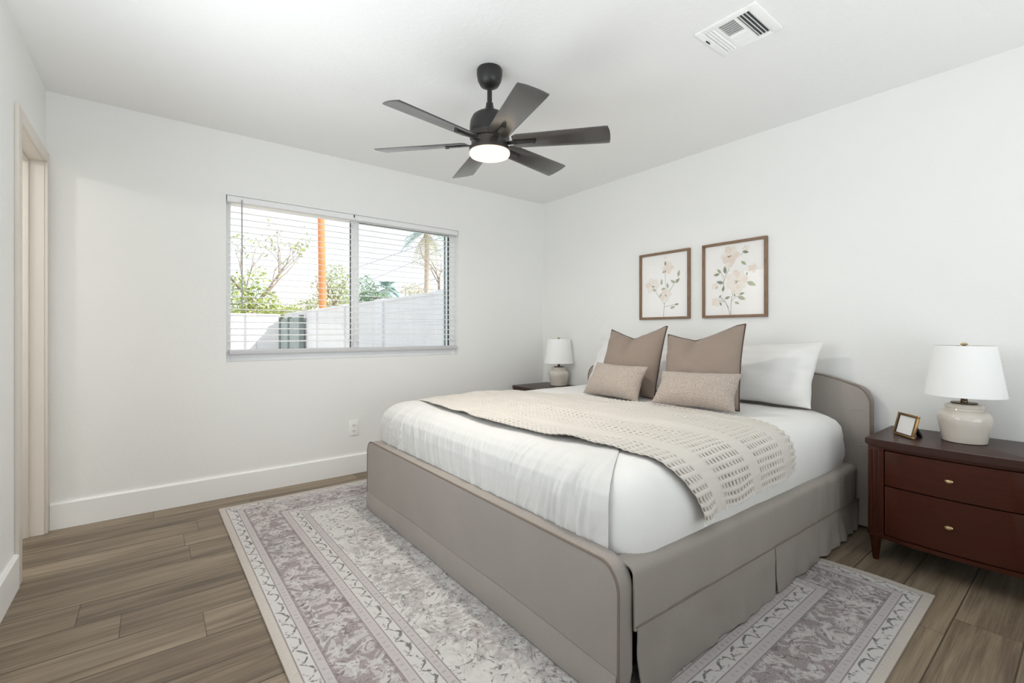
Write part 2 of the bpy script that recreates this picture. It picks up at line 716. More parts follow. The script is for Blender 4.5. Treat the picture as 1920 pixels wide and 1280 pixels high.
def sheet(fn, nu, nv, th=0.0, uv=None):
    """surface fn(u,v) on [0,1]^2 ; with thickness th a closed slab along its normals"""
    P = [[Vector(fn(i / nu, j / nv)) for j in range(nv + 1)] for i in range(nu + 1)]
    bm = bmesh.new()
    lay = bm.loops.layers.uv.new('uv') if uv else None

    def nrm(i, j):
        a = P[min(i + 1, nu)][j] - P[max(i - 1, 0)][j]
        b = P[i][min(j + 1, nv)] - P[i][max(j - 1, 0)]
        n = a.cross(b)
        return n.normalized() if n.length > 1e-12 else Vector((0, 0, 1))
    T = [[bm.verts.new(P[i][j]) for j in range(nv + 1)] for i in range(nu + 1)]
    B = [[bm.verts.new(P[i][j] - nrm(i, j) * th) for j in range(nv + 1)] for i in range(nu + 1)] if th else None

    def face(vs, ij):
        f = bm.faces.new(vs)
        if lay:
            for l, (i, j) in zip(f.loops, ij):
                l[lay].uv = uv(i / nu, j / nv)
    for i in range(nu):
        for j in range(nv):
            q = [(i, j), (i + 1, j), (i + 1, j + 1), (i, j + 1)]
            face([T[a][b] for a, b in q], q)
            if B:
                q2 = q[::-1]
                face([B[a][b] for a, b in q2], q2)
    if B:
        rim = [(i, 0) for i in range(nu + 1)] + [(nu, j) for j in range(1, nv + 1)] + [(i, nv) for i in range(nu - 1, -1, -1)] + [(0, j) for j in range(nv - 1, 0, -1)]
        for k in range(len(rim)):
            a, b = rim[k], rim[(k + 1) % len(rim)]
            face([T[b[0]][b[1]], T[a[0]][a[1]], B[a[0]][a[1]], B[b[0]][b[1]]], [b, a, a, b])
    return bm


def add_prism(bm, outline, axis, a, b, bev=0.0, seg=3, mi=0):
    """outline of 2-D points extruded along an axis ('x','y','z') from a to b, rim edges bevelled"""
    def mk(p, t):
        return {'x': (t, p[0], p[1]), 'y': (p[0], t, p[1]), 'z': (p[0], p[1], t)}[axis]
    A = [bm.verts.new(mk(p, a)) for p in outline]
    B = [bm.verts.new(mk(p, b)) for p in outline]
    n = len(A)
    fa = bm.faces.new(A)
    fb = bm.faces.new(list(reversed(B)))
    fs = [fa, fb]
    for i in range(n):
        fs.append(bm.faces.new((A[i], B[i], B[(i + 1) % n], A[(i + 1) % n])))
    for f in fs:
        f.material_index = mi
    if bev:
        es = list(fa.edges) + list(fb.edges)
        q = bmesh.ops.bevel(bm, geom=es, offset=bev, segments=seg, affect='EDGES', profile=0.5)
        for f in q['faces']:
            f.material_index = mi
    return bm


def prism(outline, axis, a, b, bev=0.0, seg=3):
    return add_prism(bmesh.new(), outline, axis, a, b, bev, seg)


def arc(cx, cy, rx, ry, a0, a1, n):
    return [(cx + rx * math.cos(R(a0 + (a1 - a0) * i / n)), cy + ry * math.sin(R(a0 + (a1 - a0) * i / n))) for i in range(n + 1)]


def nz(x, y, z=0.0):
    return noise.noise(Vector((x, y, z)))


def clone(root, loc, rz=None, **props):
    """copy a thing with copies of its parts and sub-parts"""
    r = root.copy()
    COL.objects.link(r)
    r.location = loc
    if rz is not None:
        r.rotation_euler = (0, 0, rz)
    for k, v in props.items():
        r[k] = v
    for ch in list(root.children):
        c = ch.copy()
        COL.objects.link(c)
        c.parent = r
        for g in ch.children:
            d = g.copy()
            COL.objects.link(d)
            d.parent = c
    return r


def lerp(a, b, t):
    return a + (b - a) * t


def interp(pts, t):
    for (a, va), (b, vb) in zip(pts, pts[1:]):
        if t <= b:
            k = max(0.0, min(1.0, (t - a) / (b - a)))
            k = k * k * (3 - 2 * k)
            return va + (vb - va) * k
    return pts[-1][1]


# ------------------------------------------------------------------ the room
XL, XR, YB, CZ = -0.477, 3.209, 3.601, 2.44
YF = -1.30                                  # end of the entry behind the camera
WX0, WX1, WZ0, WZ1 = 0.377, 2.183, 0.901, 2.024
DY0, DY1, DZ = 2.930, 3.551, 2.035          # doorway in the left wall

struct(obj('floor', box(-2.75, XR + 0.15, YF - 0.15, YB + 0.15, -0.12, 0.0), 'floor', smooth=False))
struct(obj('ceiling', box(-2.75, XR + 0.15, YF - 0.15, YB + 0.15, CZ, CZ + 0.15), 'ceiling_paint', smooth=False))
bm = bmesh.new()
for a in ((-2.75, WX0, 0, CZ), (WX1, XR + 0.15, 0, CZ), (WX0, WX1, 0, WZ0), (WX0, WX1, WZ1, CZ)):
    add_box(bm, a[0], a[1], YB, YB + 0.15, a[2], a[3])
struct(obj('wall_back', bm, 'wall_paint', smooth=False))
struct(obj('wall_right', box(XR, XR + 0.15, YF, YB, 0, CZ), 'wall_paint', smooth=False))
bm = bmesh.new()
LW0, LW1 = -1.00, 2.38                      # opening for the added side window, out of frame
add_box(bm, XL - 0.12, XL, YF, LW0, 0, CZ)
add_box(bm, XL - 0.12, XL, LW1, DY0, 0, CZ)
add_box(bm, XL - 0.12, XL, LW0, LW1, 0, 0.30)
add_box(bm, XL - 0.12, XL, LW0, LW1, 2.14, CZ)
add_box(bm, XL - 0.12, XL, DY0, DY1, DZ, CZ)
add_box(bm, XL - 0.12, XL, DY1, YB, 0, CZ)
struct(obj('wall_left', bm, 'wall_paint', smooth=False))
bm = bmesh.new()
for a in ((XL - 0.12, 0.10, 0, CZ), (2.80, XR + 0.15, 0, CZ), (0.10, 2.80, 2.10, CZ)):      # opening for the added patio door behind the camera
    add_box(bm, a[0], a[1], YF - 0.12, YF, a[2], a[3])
struct(obj('wall_front', bm, 'wall_paint', smooth=False))
# the bathroom beyond the doorway
bm = bmesh.new()
add_box(bm, -2.75, -2.6, 1.75, YB, 0, CZ)
add_box(bm, -2.6, XL - 0.12, 1.75, 1.9, 0, CZ)
struct(obj('wall_bathroom', bm, 'wall_paint', smooth=False))

# baseboards
BH, BT = 0.147, 0.016


def baseboard(name, outline_pts, dx, dy):
    """straight board from p to q, profile with an eased top, on the side given by (dx,dy)"""
    (x0, y0), (x1, y1) = outline_pts
    prof = [(0, 0), (BT, 0), (BT, BH - 0.008), (BT - 0.006, BH), (0, BH)]
    bm = bmesh.new()
    A = [bm.verts.new((x0 + dx * d, y0 + dy * d, z)) for d, z in prof]
    B = [bm.verts.new((x1 + dx * d, y1 + dy * d, z)) for d, z in prof]
    bm.faces.new(A)
    bm.faces.new(list(reversed(B)))
    for i in range(5):
        bm.faces.new((A[i], B[i], B[(i + 1) % 5], A[(i + 1) % 5]))
    return struct(obj(name, bm, 'trim_white', smooth=False))


baseboard('baseboard_back', ((XL + 0.016, YB), (XR, YB)), 0, -1)
baseboard('baseboard_right', ((XR, YF), (XR, YB - BT)), -1, 0)
baseboard('baseboard_left', ((XL, YF), (XL, DY0 - 0.060)), 1, 0)
baseboard('baseboard_front', ((2.86, YF), (XR - BT, YF)), 0, 1)

# door frame in the left wall : casing, jamb, stop
door = struct(thing('door_1', 'cased doorway at left', 'doorway', (XL, (DY0 + DY1) / 2, 0)))
del door['label'], door['category']
bm = bmesh.new()
CW, CT = 0.058, 0.015
for (y0, y1, z0, z1) in ((DY0 - CW, DY0 + 0.004, 0, DZ + CW - 0.004), (DY1 - 0.004, YB - 0.001, 0, DZ + CW - 0.004), (DY0 + 0.004, DY1 - 0.004, DZ - 0.004, DZ + CW - 0.004)):
    add_box(bm, XL, XL + CT, y0, y1, z0, z1, 0.003)
wobj('casing', bm, 'trim_warm', door)
bm = bmesh.new()
add_box(bm, XL - 0.12, XL + 0.001, DY0, DY0 + 0.006, 0, DZ)
add_box(bm, XL - 0.12, XL + 0.001, DY1 - 0.006, DY1, 0, DZ)
add_box(bm, XL - 0.12, XL + 0.001, DY0, DY1, DZ - 0.006, DZ)
wobj('jamb', bm, 'trim_warm', door, smooth=False)
bm = bmesh.new()
add_box(bm, XL - 0.096, XL - 0.057, DY0 + 0.006, DY0 + 0.018, 0, DZ - 0.006, 0.002)
add_box(bm, XL - 0.096, XL - 0.057, DY1 - 0.018, DY1 - 0.006, 0, DZ - 0.006, 0.002)
add_box(bm, XL - 0.096, XL - 0.057, DY0 + 0.018, DY1 - 0.018, DZ - 0.018, DZ - 0.006, 0.002)
wobj('door_stop', bm, 'trim_warm', door)

# window 1 : vinyl slider in the back wall
win = struct(bpy.data.objects.new('window_1', None))
COL.objects.link(win)
win.location = ((WX0 + WX1) / 2, YB + 0.09, WZ0)
FY0, FY1 = YB + 0.066, YB + 0.135
bm = bmesh.new()
fb = 0.034
for a in ((WX0, WX0 + fb, WZ0, WZ1), (WX1 - 0.052, WX1, WZ0, WZ1), (WX0 + fb, WX1 - 0.052, WZ0, WZ0 + 0.044), (WX0 + fb, WX1 - 0.052, WZ1 - 0.040, WZ1)):
    add_box(bm, a[0], a[1], FY0, FY1, a[2], a[3], 0.003)
wobj('window_frame', bm, 'vinyl_white', win)
MX0, MX1 = 1.236, 1.296
bm = bmesh.new()
add_box(bm, MX0, MX0 + 0.028, FY0 + 0.012, FY1 - 0.01, WZ0 + 0.044, WZ1 - 0.04, 0.003)
add_box(bm, MX0 + 0.024, MX1, FY0 + 0.004, FY1 - 0.02, WZ0 + 0.044, WZ1 - 0.04, 0.003)
wobj('meeting_stile', bm, 'vinyl_white', win)
GY = FY0 + 0.035
wobj('pane', box(WX0 + fb, MX0, GY, GY + 0.004, WZ0 + 0.044, WZ1 - 0.04), 'window_glass', win, smooth=False)
wobj('pane', box(MX1, WX1 - 0.052, GY - 0.01, GY - 0.006, WZ0 + 0.044, WZ1 - 0.04), 'screen_glass', win, smooth=False)
bm = bmesh.new()
gx1 = WX1 - 0.052
for a in ((gx1 - 0.009, gx1, WZ0 + 0.044, WZ1 - 0.04), (MX1, gx1, WZ1 - 0.049, WZ1 - 0.04), (MX0 - 0.006, MX0, WZ0 + 0.044, WZ1 - 0.04), (MX1, gx1, WZ0 + 0.044, WZ0 + 0.048)):
    add_box(bm, a[0], a[1], FY0 + 0.02, FY0 + 0.03, a[2], a[3])
wobj('gasket', bm, 'gasket_green', win, smooth=False)
bm = bmesh.new()
add_box(bm, gx1 - 0.035, gx1 - 0.022, FY0 + 0.04, FY0 + 0.055, WZ0 + 0.044, WZ1 - 0.04)
wobj('screen_frame', bm, 'fence_metal', win, smooth=False)

# added window, out of frame, made up to carry the side fills
win_added = struct(bpy.data.objects.new('window_added', None))
COL.objects.link(win_added)
win_added.location = (XL - 0.06, (LW0 + LW1) / 2, 0.30)
bm = bmesh.new()
for a in ((LW0, LW0 + 0.04, 0.30, 2.14), (LW1 - 0.04, LW1, 0.30, 2.14), (LW0 + 0.04, LW1 - 0.04, 0.30, 0.34), (LW0 + 0.04, LW1 - 0.04, 2.10, 2.14), (0.67, 0.71, 0.34, 2.10)):
    add_box(bm, XL - 0.10, XL - 0.04, a[0], a[1], a[2], a[3], 0.003)
wobj('window_frame', bm, 'vinyl_white', win_added)  # frame of the added window
wobj('pane', box(XL - 0.072, XL - 0.068, LW0 + 0.04, LW1 - 0.04, 0.34, 2.10), 'window_glass', win_added, smooth=False)  # pane of the added window
wobj('sky_blocker', box(XL - 0.118, XL - 0.112, LW0, LW1, 0.30, 2.14), 'lamp_shade_linen', win_added, smooth=False)  # added panel that keeps the sky light out

# added patio door, out of frame, made up to carry the rear fill
pd = struct(bpy.data.objects.new('door_added', None))
COL.objects.link(pd)
pd.location = (1.45, YF - 0.06, 0)
bm = bmesh.new()
for a in ((0.10, 0.16, 0.0, 2.10), (2.74, 2.80, 0.0, 2.10), (0.16, 2.74, 0.0, 0.06), (0.16, 2.74, 2.04, 2.10), (1.41, 1.49, 0.06, 2.04)):
    add_box(bm, a[0], a[1], YF - 0.10, YF - 0.03, a[2], a[3], 0.003)
wobj('door_added_frame', bm, 'vinyl_white', pd)
wobj('pane', box(0.16, 2.74, YF - 0.07, YF - 0.064, 0.06, 2.04), 'window_glass', pd, smooth=False)  # pane of the added door
wobj('sky_blocker', box(0.11, 2.79, YF - 0.118, YF - 0.112, 0.0, 2.10), 'lamp_shade_linen', pd, smooth=False)  # unseen panel closing the added door against the sky

# ------------------------------------------------------------------ window blind
BY0, BY1 = YB + 0.008, YB + 0.056
BX0, BX1 = WX0 + 0.006, WX1 - 0.006
bl = thing('window_blind', 'white horizontal slat blind lowered and open in the bedroom window', 'window blind', ((BX0 + BX1) / 2, (BY0 + BY1) / 2, WZ0))
wobj('headrail', box(BX0, BX1, BY0 - 0.004, BY1, WZ1 - 0.042, WZ1 - 0.002, 0.003), 'blind_white', bl)
wobj('bottom_rail', box(BX0 + 0.012, BX1 - 0.012, BY0 - 0.002, BY1, 0.946, 0.982, 0.008, 3), 'rail_shaded', bl)  # grey stands in for the shade on this rail
bm = bmesh.new()
n = 8
dpt = BY1 - BY0 - 0.004
pr = []
for i in range(n + 1):
    t = i / n - 0.5
    pr.append((t * dpt, 0.0022 * (1 - 4 * t * t)))
tilt = R(7)
top = [(a * math.cos(tilt) - b * math.sin(tilt), a * math.sin(tilt) + b * math.cos(tilt)) for a, b in pr]
out = [(a, b + 0.0012) for a, b in top] + [(a, b - 0.0012) for a, b in reversed(top)]
add_prism(bm, out, 'x', BX0 + 0.012 - (BX0 + BX1) / 2, BX1 - 0.012 - (BX0 + BX1) / 2)
slat = obj('slat', bm, 'blind_white', bl)
slat.location = (0, 0, 1.962 - WZ0)
for i in range(1, 22):
    c = slat.copy()
    COL.objects.link(c)
    c.parent = bl
    c.location = (0, 0, 1.962 - i * 0.0440 - WZ0)
for xx in (0.50, 1.40, 2.06):
    bm = bmesh.new()
    for yy in (BY0 + 0.001, BY1 - 0.001):
        add_tube(bm, [(xx, yy, 0.972), (xx, yy, WZ1 - 0.04)], 0.0009, 5)
    wobj('ladder_cord', bm, 'blind_white', bl)
wobj('tilt_wand', tube([(0.468, BY0 - 0.012, 2.000), (0.469, BY0 - 0.014, 1.27)], 0.0042, 8), 'wand_grey', bl)
bm = bmesh.new()
for dx in (0.0, 0.012):
    add_tube(bm, [(1.235 + dx, BY0 - 0.010, 1.99), (1.236 + dx, BY0 - 0.012, 1.0 + dx)], 0.0011, 5)
add_lathe(bm, [(0.0015, 1.03), (0.006, 1.0), (0.007, 0.985)], 1.24, BY0 - 0.012, 10)
wobj('pull_cord', bm, 'blind_white', bl)
bm = bmesh.new()
for xx in (1.231,):
    add_box(bm, xx, xx + 0.006, BY0 - 0.010, BY0 - 0.005, 2.000, 2.020)
wobj('cord_lock', bm, 'slot_dark', bl, smooth=False)

# ------------------------------------------------------------------ outlet
ol = thing('power_outlet', 'white duplex power outlet low on the wall under the window', 'power outlet', (1.227, YB, 0.354))
wobj('cover_plate', box(1.189, 1.265, YB - 0.006, YB, 0.294, 0.414, 0.004, 3), 'plastic_white', ol)
for zc in (0.375, 0.333):
    wobj('receptacle', prism(arc(1.227, zc, 0.017, 0.0135, 0, 360, 20)[:-1], 'y', YB - 0.009, YB - 0.004), 'plastic_white', ol)
    bm = bmesh.new()
    for dx in (-0.0065, 0.0065):
        add_box(bm, 1.227 + dx - 0.0013, 1.227 + dx + 0.0013, YB - 0.0096, YB - 0.0085, zc - 0.003, zc + 0.006)
    add_prism(bm, arc(1.227, zc - 0.008, 0.0026, 0.0026, 0, 360, 10)[:-1], 'y', YB - 0.0096, YB - 0.0085)
    wobj('slots', bm, 'slot_dark', ol, smooth=False)

# ------------------------------------------------------------------ ceiling vent
vt = thing('air_vent', 'white square louvred air vent in the ceiling', 'air vent', (2.045, 0.995, CZ))
VX0, VX1, VY0, VY1 = 1.915, 2.175, 0.862, 1.128
ix0, ix1, iy0, iy1 = 1.944, 2.150, 0.900, 1.095
bm = bmesh.new()
for a in ((VX0, VX1, VY0, iy0), (VX0, VX1, iy1, VY1), (VX0, ix0, iy0, iy1), (ix1, VX1, iy0, iy1)):
    add_box(bm, a[0], a[1], a[2], a[3], CZ - 0.009, CZ, 0.002)
add_box(bm, ix0, ix1, 0.955, 0.966, CZ - 0.009, CZ)
add_box(bm, ix0, ix1, 1.036, 1.047, CZ - 0.009, CZ)
wobj('vent_frame', bm, 'plastic_white', vt)
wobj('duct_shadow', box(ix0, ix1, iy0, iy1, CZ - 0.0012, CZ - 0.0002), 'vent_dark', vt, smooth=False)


def louver(x0, x1, y0, y1, tx, ty):
    """thin slat, tilted: its lower edge is moved by (tx,ty)"""
    bm = bmesh.new()
    w = 0.0012
    horiz = abs(x1 - x0) > abs(y1 - y0)
    if horiz:
        P = [(x0, y0 - w), (x1, y0 - w), (x1, y0 + w), (x0, y0 + w)]
    else:
        P = [(x0 - w, y0), (x0 + w, y0), (x0 + w, y1), (x0 - w, y1)]
    T = [bm.verts.new((a, b, CZ - 0.0013)) for a, b in P]
    B = [bm.verts.new((a + tx, b + ty, CZ - 0.010)) for a, b in P]
    bm.faces.new(T)
    bm.faces.new(B)
    for i in range(4):
        bm.faces.new((T[i], T[(i + 1) % 4], B[(i + 1) % 4], B[i]))
    return bm


for i in range(4):
    yy = iy0 + 0.004 + i * 0.0145
    wobj('louver', louver(ix0, ix1, yy, yy, 0, -0.003), 'plastic_white', vt, smooth=False)
for i in range(4):
    yy = 1.051 + i * 0.0135
    wobj('louver', louver(ix0, ix1, yy, yy, 0, 0.010), 'plastic_white', vt, smooth=False)
for i in range(14):
    xx = ix0 + 0.006 + i * 0.0148
    wobj('louver', louver(xx, xx, 0.966, 1.036, -0.004 if i < 7 else 0.012, 0), 'plastic_white', vt, smooth=False)
wobj('damper_lever', box(1.99, 2.02, 1.112, 1.116, CZ - 0.013, CZ - 0.009), 'slot_dark', vt, smooth=False)

# ------------------------------------------------------------------ ceiling fan
FX, FYc = 1.347, 1.92
fan = thing('ceiling_fan', 'black six-blade ceiling fan with a lit drum light', 'ceiling fan', (FX, FYc, CZ))
wobj('canopy', lathe([(0.060, CZ), (0.065, CZ - 0.008), (0.065, CZ - 0.030), (0.060, CZ - 0.060), (0.046, CZ - 0.085), (0.024, CZ - 0.096), (0.016, CZ - 0.098)], FX, FYc), 'fan_black', fan)
wobj('downrod', lathe([(0.0125, CZ - 0.215), (0.0125, CZ - 0.09)], FX, FYc, 20), 'fan_black', fan)
wobj('coupling_cover', lathe([(0.036, 2.218), (0.034, 2.226), (0.024, 2.240), (0.019, 2.256), (0.018, 2.268), (0.013, 2.270)], FX, FYc), 'fan_black', fan)
wobj('motor_housing', lathe([(0.099, 2.112), (0.102, 2.118), (0.102, 2.150), (0.098, 2.178), (0.086, 2.202), (0.066, 2.216), (0.040, 2.222), (0.02, 2.224)], FX, FYc, 48), 'fan_black', fan)
wobj('light_kit_ring', lathe([(0.100, 2.0248), (0.104, 2.027), (0.105, 2.041), (0.094, 2.045), (0.094, 2.082), (0.101, 2.087), (0.102, 2.1125)], FX, FYc, 48), 'ring_bronze', fan)
wobj('light_diffuser', lathe([(0.101, 2.0245), (0.1035, 2.020), (0.1035, 2.010), (0.098, 2.001), (0.085, 1.996), (0.060, 1.9935), (0.03, 1.9927), (0.001, 1.9925)], FX, FYc, 48), 'lamp_diffuser', fan)
bm = bmesh.new()
pts = [(0.120, -0.040), (0.142, -0.055), (0.580, -0.068), (0.592, -0.067), (0.601, -0.035), (0.605, 0.0), (0.606, 0.035), (0.604, 0.067), (0.580, 0.067), (0.142, 0.054), (0.120, 0.038)]
add_prism(bm, pts, 'z', -0.003, 0.003, 0.0012, 2)
bmesh.ops.rotate(bm, verts=bm.verts, cent=(0, 0, 0), matrix=Matrix.Rotation(R(-13), 3, 'X'))
blade = obj('blade', bm, 'blade_black', fan)
bm = bmesh.new()
add_box(bm, 0.088, 0.150, -0.014, 0.014, -0.010, -0.004, 0.002)
add_box(bm, 0.140, 0.235, -0.012, 0.012, -0.0105, -0.0035, 0.003)
add_lathe(bm, [(0.010, -0.014), (0.011, -0.011), (0.011, -0.003)], 0.228, 0, 16)
bmesh.ops.rotate(bm, verts=bm.verts, cent=(0, 0, 0), matrix=Matrix.Rotation(R(-13), 3, 'X'))
brk = obj('blade_bracket', bm, 'fan_black', blade)
blade.location = (0, 0, 2.069 - CZ)
BLA = 11.5
blade.rotation_euler = (0, 0, R(BLA))
for k in range(1, 6):
    c = blade.copy()
    COL.objects.link(c)
    c.parent = fan
    c.rotation_euler = (0, 0, R(BLA + 60 * k))
    d = brk.copy()
    COL.objects.link(d)
    d.parent = c

# the fan hangs a little out of plumb
fan.rotation_euler = Matrix.Rotation(R(2.1), 3, Vector((0.79, -0.614, 0))).to_euler()
fan.location.z = CZ + 0.001

# ------------------------------------------------------------------ rug
bm = bmesh.new()
NX, NY = 88, 118


def rugpt(u, v):
    x = (u - 0.5) * RUG_W
    y = (v - 0.5) * RUG_L
    z = 0.0085
    e = max(0.0, (x - RUG_W / 2 + 0.25) / 0.25) * max(0.0, (-y - RUG_L / 2 + 0.6) / 0.6)
    x2 = x
    if x > 0:
        k = max(0.0, (x / (RUG_W / 2) - 0.8) / 0.2)
        x2 = x + k * 0.010 * nz(y * 2.4, 3.3)
    z += 0.004 * e * (1 + math.sin(y * 14))
    return (x2, y, z)


rug = obj('area_rug', sheet(rugpt, NX, NY, 0.008), 'rug', angle=60)
rug.location = (1.432, 1.893, 0.0006)
rug.rotation_euler = (0, 0, R(0.7))
tag(rug, 'faded mauve and ivory oriental rug on the floor under the bed', 'rug')

# ------------------------------------------------------------------ bed
FXo, FXi = 1.048, 1.112
BYn, BYf = 0.853, 2.822
bed = thing('upholstered_bed', 'king bed frame slipcovered in taupe linen with low footboard', 'bed', (2.1, 1.835, 0.0))
rad = 0.085
ol_f = [(BYn + 0.012, 0.018), (BYf - 0.012, 0.018)] + arc(BYf - rad * 0.8, 0.428 - rad, rad * 0.8, rad, 0, 90, 10) + arc(BYn + rad * 0.8, 0.428 - rad, rad * 0.8, rad, 90, 180, 10)
ol_f = ol_f[:2] + [(BYf, 0.10)] + ol_f[2:] + [(BYn, 0.10)]
fbd = wobj('footboard', prism(ol_f, 'x', FXo, FXi, 0.008, 3), 'linen_taupe', bed)
pp = [(FXo + 0.0015, a, b) for a, b in ([(BYf - 0.002, 0.02)] + [(q[0], q[1] - 0.001) for q in ol_f[3:-1]] + [(BYn + 0.002, 0.02)])]
dens = []
for a, b in zip(pp, pp[1:]):
    k = max(1, int((Vector(b) - Vector(a)).length / 0.03))
    dens += [tuple(Vector(a).lerp(Vector(b), i / k)) for i in range(k)]
dens.append(pp[-1])
wobj('piping', tube(dens, 0.0042, 8), 'piping_taupe', fbd)



def hem(u, v):
    y = lerp(BYn + 0.006, BYf - 0.006, u)
    z = lerp(0.016 + 0.003 * nz(y * 3, 1.0), 0.120 + 0.020 * nz(y * 1.7, 4.0), v)
    k = 1 - v
    return (FXo - 0.0008 - 0.007 * math.sin(math.pi * min(1.0, k * 0.75)) - 0.005 * k * nz(y * 3.2, z * 6, 2.0) * 1.5, y, z)


wobj('hem_band', sheet(hem, 140, 12, 0.0008), 'linen_taupe', fbd, angle=70)

YS = 0.845                                 # near side face of the bed


def rail_top(x):
    return lerp(0.408, 0.360, (x - 1.08) / 2.0)


def seam_z(x):
    return lerp(0.238, 0.174, (x - 1.06) / 2.1)


def side_rail(side):
    """upper band of the slipcover, rounded over the rail"""
    y0 = YS if side < 0 else 2 * 1.835 - YS
    sg = -side                              # inward direction

    def f(u, v):
        x = lerp(FXi - 0.006, 3.105, u)
        zt, zb = rail_top(x), seam_z(x) - 0.010
        if v < 0.72:
            k = v / 0.72
            z = lerp(zb, zt - 0.022, k)
            y = 0.0
        elif v < 0.88:
            a = (v - 0.72) / 0.16 * math.pi / 2
            y = 0.022 * (1 - math.cos(a))
            z = zt - 0.022 + 0.022 * math.sin(a)
        else:
            y = 0.022 + (v - 0.88) / 0.12 * 0.05
            z = zt
        w = 0.004 * nz(x * 6, z * 3, 1.0) + (0.006 * nz(x * 26, z * 5, 4.0) if x > 2.4 else 0.002 * nz(x * 20, z * 6, 4.0))
        if u > 0.985:
            y += 0.03 * (u - 0.985) / 0.015
            z -= 0.02 * (u - 0.985) / 0.015
        return (x, y0 + sg * (y + w), z)
    return sheet(f, 120, 26, 0.006 if side > 0 else -0.006)


def skirt(side, xa, xb, seed, flare):
    y0 = YS if side < 0 else 2 * 1.835 - YS
    sg = -side

    def f(u, v):
        x = lerp(xa, xb, u)
        zt = seam_z(x)
        zb = 0.016 + 0.010 * nz(x * 5 + seed, 2.0) + 0.004 * nz(x * 17, seed)
        z = lerp(zb, zt, v)
        k = 1 - v
        w = k * (0.014 * nz(x * 4.3 + seed, z * 1.5, seed) + 0.012 * nz(x * 11 + seed, z * 4)) + 0.006 * nz(x * 8, z * 12, seed) * min(1.0, 4 * k)
        if x > 2.3:
            w += 0.010 * k * nz(x * 22, z * 3, seed)
        return (x + (flare * k * k * (1 - u)), y0 + sg * (-0.004 + w - 0.004 * k), z)
    return sheet(f, 90, 20, 0.004 if side > 0 else -0.004)


for sd in (-1, 1):
    r_ = wobj('side_rail', side_rail(sd), 'linen_taupe', bed, angle=70)
    wobj('skirt_panel', skirt(sd, FXi + 0.006, 2.030, 1.7, 0.022), 'linen_taupe', bed, angle=70)
    wobj('skirt_panel', skirt(sd, 2.040, 3.10, 5.1, 0.012), 'linen_taupe', bed, angle=70)
    y0 = YS if sd < 0 else 2 * 1.835 - YS
    wobj('seam_shadow_cord', tube([(lerp(FXi, 3.1, i / 40), y0 + sd * 0.0075 + 0.001 * nz(i * 0.9, 2), seam_z(lerp(FXi, 3.1, i / 40)) + 0.001) for i in range(41)], 0.0030, 6), 'piping_taupe', bed)  # darker cord stands in for the shadow line under the rail edge
# dark slatted base inside
wobj('base', box(1.16, 3.06, 0.905, 2.765, 0.06, 0.328), 'under_black', bed, smooth=False)
# headboard
HX0, HX1 = 3.115, 3.186
hy0, hy1 = 0.790, 2.880
ht = 0.868
ohb = [(hy0, 0.02), (hy1, 0.02)] + [(hy1, 0.69)]
ohb += arc(hy1 - 0.10, 0.700, 0.10, 0.110, 5, 68, 8)
ohb += [(hy1 - 0.16, 0.832), (hy1 - 0.23, 0.850), (hy1 - 0.33, ht - 0.006), (hy1 - 0.5, ht), (hy0 + 0.5, ht), (hy0 + 0.33, ht - 0.006), (hy0 + 0.23, 0.850), (hy0 + 0.16, 0.832)]
ohb += arc(hy0 + 0.10, 0.700, 0.10, 0.110, 112, 175, 8)
ohb += [(hy0, 0.69)]
hbd = wobj('headboard', prism(ohb, 'x', HX0, HX1, 0.010, 3), 'linen_taupe', bed)
pp = [(HX0 + 0.002, a, b - 0.001) for a, b in ([(hy1 - 0.001, 0.05)] + ohb[2:] + [(hy0 + 0.001, 0.05)])]
wobj('piping', tube(pp, 0.0045, 8), 'piping_taupe', hbd)
# creases of the slipcover
for (ya, yb, zz) in ((0.80, 0.90, 0.664), (0.80, 0.86, 0.468)):
    wobj('crease', tube([(HX0 + 0.001, lerp(ya, yb, i / 8), zz + 0.004 * math.sin(i * 0.7)) for i in range(9)], [0.0008 + 0.0035 * math.sin(math.pi * i / 8) for i in range(9)], 6), 'linen_taupe', hbd)

# ------------------------------------------------------------------ mattress in its fitted sheet
MXC, MYC = 2.110, 1.865
MHX, MHY, MR = 0.985, 0.995, 0.13
PROF = [(0.035, 0.335), (0.012, 0.365), (0.002, 0.42), (0.0, 0.48), (0.004, 0.53), (0.016, 0.575), (0.038, 0.608), (0.068, 0.632), (0.110, 0.648), (0.165, 0.658), (0.24, 0.664), (0.34, 0.667), (0.46, 0.668), (0.60, 0.668), (0.75, 0.668), (0.88, 0.668), (0.96, 0.668)]


